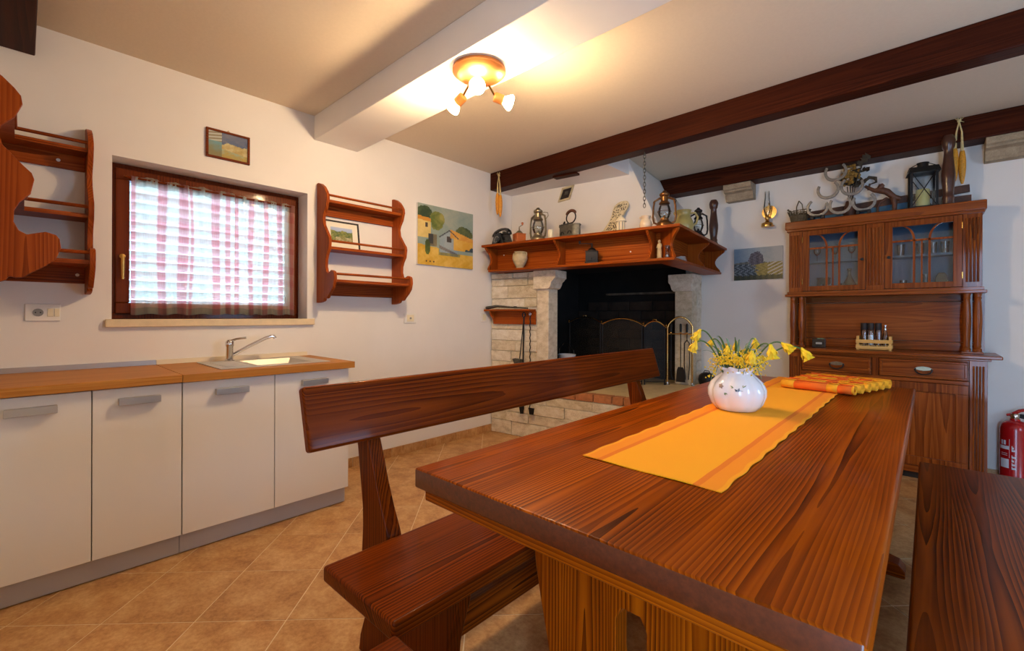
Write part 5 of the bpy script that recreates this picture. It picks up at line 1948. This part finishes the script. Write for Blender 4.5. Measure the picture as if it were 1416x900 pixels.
# driftwood slab painted with birds, leaning on the hood
def art_birds(s, t):
    n = fbm(s * 5, t * 9, 3)
    c = mixc((206, 190, 152), (228, 214, 180), .5 + n)
    m_ = math.sin(s * 23 + 4 * math.sin(t * 17)) * math.sin(t * 41 + 3 * math.sin(s * 9))
    if m_ > .25 and .06 < s < .88 and t < .93:
        c = mixc((48, 40, 36), (84, 70, 54), .5 + n)
    return c


ds = mant('painted_slab', 'pale leaning slab with dark bird shapes behind the cream lantern', 'ornament', 847, .152, 0, None, ZM + .0062)
sw, shh = .15, .365
tilt = Matrix.Rotation(math.radians(-20), 4, 'X')


def slab_xy(s, t):
    lean = .05 + .10 * t
    half_w = .068 - .012 * t + .010 * math.sin(t * 9)
    top_r = 1 if t < .85 else math.sqrt(max(0, 1 - ((t - .85) / .15) ** 2)) * .7 + .3
    return (lean - .10 + (s - .5) * 2 * half_w * top_r, t * shh)


out = [slab_xy(0, k / 14) for k in range(15)] + [slab_xy(1, 1 - k / 14) for k in range(15)]
MB().prism(out, 'y', -.002, .018, tilt).build('slab', 'pot_stoneware', ds, bevel=.003)
painted('picture', 1, 1, 30, 60, art_birds, ds, lambda s, _, t: tuple(tilt @ Vector((slab_xy(s, t)[0], -.0035, slab_xy(s, t)[1]))))

# little cream lighthouse lantern
lh = mant('house_lantern', 'small cream metal lantern with a domed roof on the mantel', 'lantern', 858.5, -.12)
MB().lathe([(.036, 0), (.038, .004), (.038, .010), (.032, .014)], 8).build('base', 'cream_enamel', lh)
for k in range(8):
    a = 2 * PI * (k + .5) / 8
    MB().box(-.004, .004, -.006, .006, .012, .082, Matrix.Rotation(a, 4, 'Z') @ Matrix.Translation((.030, 0, 0))).build('post', 'cream_enamel', lh)
MB().lathe([(.0275, .014), (.0275, .08)], 8).build('core', 'grey_plastic', lh)
MB().lathe([(.036, .080), (.044, .084), (.044, .092), (.036, .10), (.022, .118), (.010, .126), (.008, .136), (1e-4, .138)], 20).build('roof', 'cream_enamel', lh, smooth=True)
rk = mant('white_stone', 'small pale stone lying at the foot of the painted slab', 'stone', 838, -.13)
MB().ball((0, 0, .0142), .034, 12, 7, None, 1.25, .7, .42).build('pebble', 'pot_stoneware', rk, smooth=True)


def jug(r, R, H, mat, spout=1, hscale=1.0):
    MB().lathe([(R * .62, 0), (R * .70, H * .02), (R * .95, H * .22), (R, H * .38), (R * .92, H * .55), (R * .68, H * .74), (R * .62, H * .82), (R * .72, H * .93), (R * .80, H), (R * .74, H), (R * .56, H * .82), (R * .60, H * .74), (R * .85, H * .5), (R * .85, H * .2), (1e-4, H * .05)], 24).build('body', mat, r, smooth=True)
    MB().tube([(R * .62 * spout, 0, H * .88), (R * 1.15 * spout, 0, H * .90), (R * 1.42 * spout, 0, H * .72), (R * 1.30 * spout, 0, H * .48), (R * .94 * spout, 0, H * .36)], R * .11 * hscale, 8).build('handle', mat, r, smooth=True)
    MB().prism([(-R * .25, H * .94), (R * .25, H * .94), (0, H * .82)], 'x', -R * 1.0 * spout, -R * .6 * spout).build('spout', mat, r, bevel=.002)


j1 = mant('cream_jug', 'small cream ceramic jug beside the copper lantern', 'jug', 893, -.10, .3)
jug(j1, .048, .108, 'cream_ceramic', 1)
l2 = mant('hurricane_lantern', 'copper hurricane lantern at the outer corner of the mantel', 'lantern', 918.5, -.09, .2, 'hurricane lanterns on the mantel')
hurricane(l2, .285, .088, 'bronze')
j2 = thing('olive_jug', 'large olive-yellow ceramic jug behind the copper lantern', 'jug', (-1.475, 3.66, ZM), .6)
jug(j2, .078, .195, 'olive_ceramic', 1)
l3 = thing('hurricane_lantern', 'black hurricane lantern between the olive jug and a pepper mill', 'lantern', (-1.475, 3.98, ZM), .5, 'hurricane lanterns on the mantel')
hurricane(l3, .275, .08, 'black_iron')
o = MB().lathe([(r * .86, z * .885) for r, z in pm], 22, Matrix.Translation((-1.475, 4.36, ZM))).build('pepper_mill', 'dark_mill', None, smooth=True)
tag(o, 'tall dark turned pepper mill at the wall end of the mantel', 'pepper mill', 'tall dark pepper mills')

# ------------------------------------------------------------------ inside the mantel compartments
ZI = 1.581
pt = mant('stoneware_pot', 'round beige stoneware pot with two small handles in the mantel', 'pot', 719, -.104, 0, None, ZI)
MB().lathe([(.030, 0), (.036, .004), (.034, .014), (.058, .055), (.070, .09), (.068, .12), (.056, .14), (.048, .146), (.056, .156), (.050, .156), (.042, .146), (1e-4, .14)], 24).build('body', 'pot_stoneware', pt, smooth=True)
for s in (-1, 1):
    MB().tube([(s * .05, 0, .148), (s * .072, 0, .145), (s * .076, 0, .125), (s * .066, 0, .110)], .006, 7).build('handle', 'pot_stoneware', pt, smooth=True)
dm = mant('coffee_mill', 'dark metal box coffee mill standing in the mantel', 'coffee mill', 818.5, -.108, .4, None, ZI)
box_mill(dm, .050, .095, 'black_iron', 'black_iron', -1)
sg = mant('saint_figurine', 'small cream robed figurine standing in the mantel', 'figurine', 912, -.085, -.5, None, ZI)
MB().lathe([(.022, 0), (.024, .004), (.022, .014), (.017, .018), (.020, .03), (.018, .06), (.017, .085), (.021, .105), (.018, .118), (.007, .126)], 18, Matrix.Diagonal((1, .8, 1, 1))).build('robe', 'figurine_resin', sg, smooth=True)
MB().ball((0, -.002, .137), .0125, 12, 8, None, .85, .95, 1.15).build('head', 'figurine_resin', sg, smooth=True)
for s in (-1, 1):
    MB().tube([(s * .016, 0, .112), (s * .022, -.006, .092), (s * .012 + .012, -.016, .090)], [.006, .0055, .004], 8).build('arm', 'figurine_resin', sg, smooth=True)
hg = mant('hourglass', 'tiny hourglass beside the figurine in the mantel', 'hourglass', 922.5, -.157, 0, None, ZI)
for z in (0, .084):
    MB().lathe([(.020, z), (.020, z + .007)], 14).build('plate', 'dark_mill', hg)
MB().lathe([(.013, .007), (.014, .025), (.003, .045), (.014, .066), (.013, .084)], 14, cap=False).build('bulb', 'clear_glass', hg, smooth=True)
MB().lathe([(1e-4, .008), (.011, .008), (.010, .02), (1e-4, .026)], 12).build('sand', 'print_white', hg, smooth=True)
for k in range(3):
    a = 2 * PI * k / 3 + .4
    MB().tube([(.017 * math.cos(a), .017 * math.sin(a), .005), (.017 * math.cos(a), .017 * math.sin(a), .086)], .002, 6).build('pillar', 'dark_mill', hg)
pn = thing('folded_napkin', 'white folded paper lying in the dresser-side mantel compartment', 'paper', tuple(L2W @ Vector((side_pt(.11, .34)[0], side_pt(.11, .34)[1], ZI))), .9)
for k in range(4):
    MB().add([(-.055 + .004 * k, -.035, .006 * k), (.05, -.035 + .006 * k, .012 * k), (.055, .035, .012 * k), (-.05, .04, .006 * k), (0.0, -.035, .012 + .008 * k), (0, .038, .012 + .008 * k)], [(0, 4, 5, 3), (4, 1, 2, 5)]).build('fold', 'paper_white', pn, solid=.002)

# corn on the front beam, hood picture, chain
e = on_z(691, 246, 2.50)
cob(-3.07, 3.135, 2.515, 2.335, .205, 'dry corn cobs hanging from the beam above the telephone')
q = fp_at(783, 267, .287)
hp = thing('hood_picture', 'small dark picture in a slanted frame on the white hood', 'picture', tuple(L2W @ Vector((q.x, .291, q.z - .007))), TH)
ou = [(-.088, -.072), (.040, -.058), (.088, .072), (-.040, .060)]
inn = [(-.068, -.052), (.030, -.042), (.066, .052), (-.030, .043)]
f_ = MB()
for k in range(4):
    a, b, c_, d_ = ou[k], ou[(k + 1) % 4], inn[(k + 1) % 4], inn[k]
    f_.prism([a, b, c_, d_], 'y', -.014, 0)
f_.build('frame', 'pot_stoneware', hp)
MB().prism(inn, 'y', -.006, -.001).build('picture', 'print_dark', hp)
MB().prism([(-.02, -.01), (.02, -.006), (.03, .025), (-.01, .022)], 'y', -.008, -.005).build('motif', 'grey_iron', hp)
p0 = on_z(903.5, 217, ZB)
ch = thing('hanging_chain', 'iron chain hanging from the dark beam in front of the hood', 'chain', (p0.x, 3.19, ZB))
MB().tube([(0, 0, .02), (0, 0, -.012), (.008, 0, -.02), (0, 0, -.028), (-.008, 0, -.02)], .003, 6).build('hook', 'grey_iron', ch)
for k in range(15):
    z = -.035 - k * .0265
    lk_ = []
    for i in range(12):
        a = 2 * PI * i / 12
        lk_.append((.0085 * math.cos(a), 0, .0175 * math.sin(a)))
    M = Matrix.Translation((0, 0, z)) @ Matrix.Rotation(PI / 2 * (k % 2) + .5, 4, 'Z')
    MB().tube(lk_, .0028, 6, closed=True, M=M).build('link', 'grey_iron', ch, smooth=True)

# ------------------------------------------------------------------ tool rack on the pier
rk_ = thing('tool_rack', 'small wooden wall rack with a ledge on the stone pier', 'rack', (AX, AY, 0), TH)
MB().box(.045, .535, -.034, -.016, 1.066, 1.19).build('back_board', 'mantel_wood_x', rk_, bevel=.003)
MB().box(.0, .53, -.125, -.016, 1.19, 1.208).build('ledge', 'mantel_wood_x', rk_, bevel=.003)
MB().prism([(-.034, 1.19), (-.11, 1.19), (-.09, 1.15), (-.05, 1.12), (-.034, 1.075)], 'x', .05, .068).build('bracket', 'mantel_wood_z', rk_)
for xx in (.43, .50):
    MB().tube([(xx, -.03, 1.172), (xx, -.055, 1.168), (xx, -.062, 1.178)], .004, 7).build('hook', 'chrome', rk_, smooth=True)
tg = thing('fire_tongs', 'long grey fire tongs lying on the ledge of the pier rack', 'tongs', tuple(L2W @ Vector((.24, -.08, 1.208))), TH)
for s in (-1, 1):
    MB().tube([(-.235, s * .012, .014), (-.12, s * .014, .03), (.05, s * .008, .018), (.24, s * .004, .008)], [.014, .012, .008, .006], 8).build('arm', 'grey_iron', tg, smooth=True)
MB().lathe([(.010, -.02), (.012, 0), (.010, .02)], 10, Matrix.Translation((.10, 0, .018)) @ Matrix.Rotation(PI / 2, 4, 'X')).build('rivet', 'grey_iron', tg, smooth=True)
sv = thing('ash_tongs', 'black iron tongs with a scoop hanging from the pier rack', 'tongs', tuple(L2W @ Vector((.43, -.068, 1.175))), TH)
MB().tube([(.0 + .016 * math.cos(a), 0, .0 + .022 * math.sin(a) - .02) for a in [2 * PI * k / 16 for k in range(16)]], .005, 7, closed=True).build('ring', 'black_iron', sv, smooth=True)
MB().tube([(0, 0, -.04), (-.002, 0, -.20), (-.006, 0, -.46), (.0, 0, -.90)], .007, 8).build('arm', 'black_iron', sv, smooth=True)
MB().tube([(-.004, .01, -.06), (-.03, .01, -.25), (-.052, .01, -.43)], .0045, 7).build('arm', 'black_iron', sv, smooth=True)
MB().add([(-.105, -.035, -.43), (-.02, -.035, -.435), (-.02, .02, -.435), (-.105, .02, -.43), (-.085, -.03, -.475), (-.035, -.03, -.48), (-.035, .015, -.48), (-.085, .015, -.475)], [(0, 1, 5, 4), (1, 2, 6, 5), (2, 3, 7, 6), (3, 0, 4, 7), (4, 5, 6, 7)]).build('scoop', 'grey_iron', sv, solid=.003)
MB().prism([(-.045, -.86), (.012, -.86), (.004, -.935), (-.030, -.94)], 'y', -.012, -.006).build('blade', 'black_iron', sv)
pk = thing('twisted_poker', 'twisted iron poker hanging from the pier rack', 'poker', tuple(L2W @ Vector((.50, -.068, 1.172))), TH)
MB().tube([(.010 * math.cos(a), 0, .012 * math.sin(a) - .010) for a in [2 * PI * k / 14 for k in range(14)]], .004, 7, closed=True).build('ring', 'chrome', pk, smooth=True)
MB().tube([(.003 * math.cos(k * 1.3), .003 * math.sin(k * 1.3), -.02 - k * .012) for k in range(74)], .005, 7).build('shaft', 'black_iron', pk, smooth=True)
MB().prism([(-.016, -.87), (.05, -.87), (.04, -.93), (-.004, -.93)], 'y', -.004, .002).build('blade', 'black_iron', pk)

# ------------------------------------------------------------------ hearth: bucket, screen, companion set
q = fp_at(784, 480, .50)
bu = thing('white_bucket', 'white enamel bucket with a wire handle inside the fireplace', 'bucket', tuple(L2W @ Vector((q.x, .50, ZH))), TH)
MB().lathe([(1e-4, .004), (.07, 0), (.086, .27), (.090, .275), (.090, .285), (.084, .285), (.068, .012), (1e-4, .012)], 24).build('body', 'bucket_enamel', bu, smooth=True)
MB().tube([(-.088, 0, .26), (-.085, 0, .34), (-.03, 0, .40), (.03, 0, .385), (.075, 0, .33), (.088, 0, .26)], .003, 7).build('handle', 'chrome', bu, smooth=True)
posts = [(787, 442, .88), (831.5, 443, .78), (889.5, 446, .80), (921, 449, .92)]
P = []
for u, v, d in posts:
    a = fp_at(u, v, d)
    P.append(Vector((a.x, d, a.z)))
fs_ = thing('fire_screen', 'three-panel black fire screen with arched brass tops in the fireplace', 'fire screen', (AX, AY, 0), TH)
for k in range(3):
    a, b = P[k], P[k + 1]
    e_ = (b - a)
    e_.z = 0
    w = e_.length
    ex_ = e_.normalized()
    a0 = a + ex_ * .012
    b0 = b - ex_ * .012
    zt = min(a.z, b.z) - .02
    for p in (a0, b0):
        MB().tube([(p.x, p.y, ZB2 + .001), (p.x, p.y, zt)], .007, 8).build('post', 'black_iron', fs_, smooth=True)
    arc = []
    rise = .055 if k != 1 else .06
    for i in range(15):
        t = i / 14
        q = a0.lerp(b0, t)
        arc.append((q.x, q.y, zt + rise * math.sin(PI * t) ** .8))
    MB().tube(arc, .0065, 8).build('arch', 'polished_brass', fs_, smooth=True)
    mb = MB()
    vs = [(p[0], p[1], p[2]) for p in arc] + [(p[0], p[1], ZB2 + .03) for p in arc]
    mb.add(vs, [(i, i + 1, 15 + i + 1, 15 + i) for i in range(14)])
    mb.build('gauze', 'gauze', fs_)
    MB().tube([(a0.x, a0.y, ZB2 + .03), (b0.x, b0.y, ZB2 + .03)], .005, 6).build('bottom_rail', 'black_iron', fs_, smooth=True)
    if k != 1:
        q = arc[7]
        MB().tube([(q[0] - .018, q[1], q[2] + .004), (q[0] - .016, q[1], q[2] + .018), (q[0] + .016, q[1], q[2] + .018), (q[0] + .018, q[1], q[2] + .004)], .004, 6).build('lift_handle', 'polished_brass', fs_, smooth=True)
for p in P:
    MB().lathe([(.010, 0), (.012, .008), (.007, .016), (.010, .024), (.004, .036), (1e-4, .042)], 10, Matrix.Translation((p.x, p.y, p.z - .03))).build('finial', 'polished_brass', fs_, smooth=True)
cp = thing('companion_set', 'arched chrome and brass stand with fireplace tools beside the fire screen', 'fire tools', (AX, AY, 0), TH)
a = fp_at(923, 450, .95)
b = fp_at(957.5, 449, 1.0)
a = Vector((a.x, .95, a.z - .02))
b = Vector((b.x, 1.0, b.z - .02))
arc = [(a.x, a.y, ZB2)] + [(a.lerp(b, i / 16).x, a.lerp(b, i / 16).y, a.z + (b.z - a.z) * i / 16 + .10 * math.sin(PI * i / 16) ** .7) for i in range(17)] + [(b.x, b.y, ZB2)]
MB().tube(arc, .009, 10).build('arch', 'polished_brass', cp, smooth=True)
for p in (a, b):
    MB().lathe([(.03, 0), (.03, .006), (.014, .012), (.012, .03)], 14, Matrix.Translation((p.x, p.y, ZB2))).build('foot', 'chrome', cp, smooth=True)
zb_ = a.z - .06
MB().tube([(a.x, a.y, zb_), (b.x, b.y, zb_)], .006, 8).build('cross_bar', 'polished_brass', cp, smooth=True)
for t_, kind in ((.16, 'poker'), (.55, 'shovel'), (.80, 'fork')):
    q = a.lerp(b, t_)
    x_, y_ = q.x, q.y - .012
    tool = MB().tube([(x_, y_, zb_ + .10), (x_, y_, zb_ + .09), (x_, y_, zb_ + .02)], [.006, .011, .010], 10).build('tool_grip', 'black_iron', cp, smooth=True)
    MB().ball((x_, y_, zb_ + .012), .009, 8, 5).build('ferrule', 'polished_brass', tool, smooth=True)
    if kind == 'poker':
        MB().tube([(x_, y_, zb_), (x_, y_, ZB2 + .11), (x_ + .01, y_, ZB2 + .07), (x_ + .03, y_, ZB2 + .05)], .0045, 7).build('rod', 'black_iron', tool, smooth=True)
    elif kind == 'shovel':
        MB().tube([(x_, y_, zb_), (x_, y_, ZB2 + .17)], .0045, 7).build('rod', 'black_iron', tool, smooth=True)
        MB().prism([(x_ - .022, ZB2 + .18), (x_ + .022, ZB2 + .18), (x_ + .034, ZB2 + .15), (x_ + .044, ZB2 + .035), (x_ - .044, ZB2 + .035), (x_ - .034, ZB2 + .15)], 'y', y_ - .004, y_ + .003).build('blade', 'black_iron', tool)
    else:
        MB().tube([(x_, y_, zb_), (x_, y_, zb_ - .07)], .0045, 7).build('rod', 'black_iron', tool, smooth=True)
        for s in (-1, 1):
            MB().tube([(x_, y_, zb_ - .06), (x_ + s * .022, y_, zb_ - .09), (x_ + s * .024, y_, ZB2 + .20), (x_ + s * .014, y_, ZB2 + .06)], .005, 7).build('tine', 'black_iron', tool, smooth=True)
bp = thing('black_pot', 'round black pot on the hearth beside the wall-side stone column', 'pot', (-1.582, 4.50, ZH))
MB().lathe([(.05, 0), (.07, .02), (.078, .06), (.07, .10), (.05, .12), (.02, .13), (1e-4, .132)], 20).build('body', 'black_iron', bp, smooth=True)
MB().tube([(-.03, 0, .125), (-.02, 0, .145), (.02, 0, .145), (.03, 0, .125)], .004, 6).build('lid_handle', 'black_iron', bp, smooth=True)
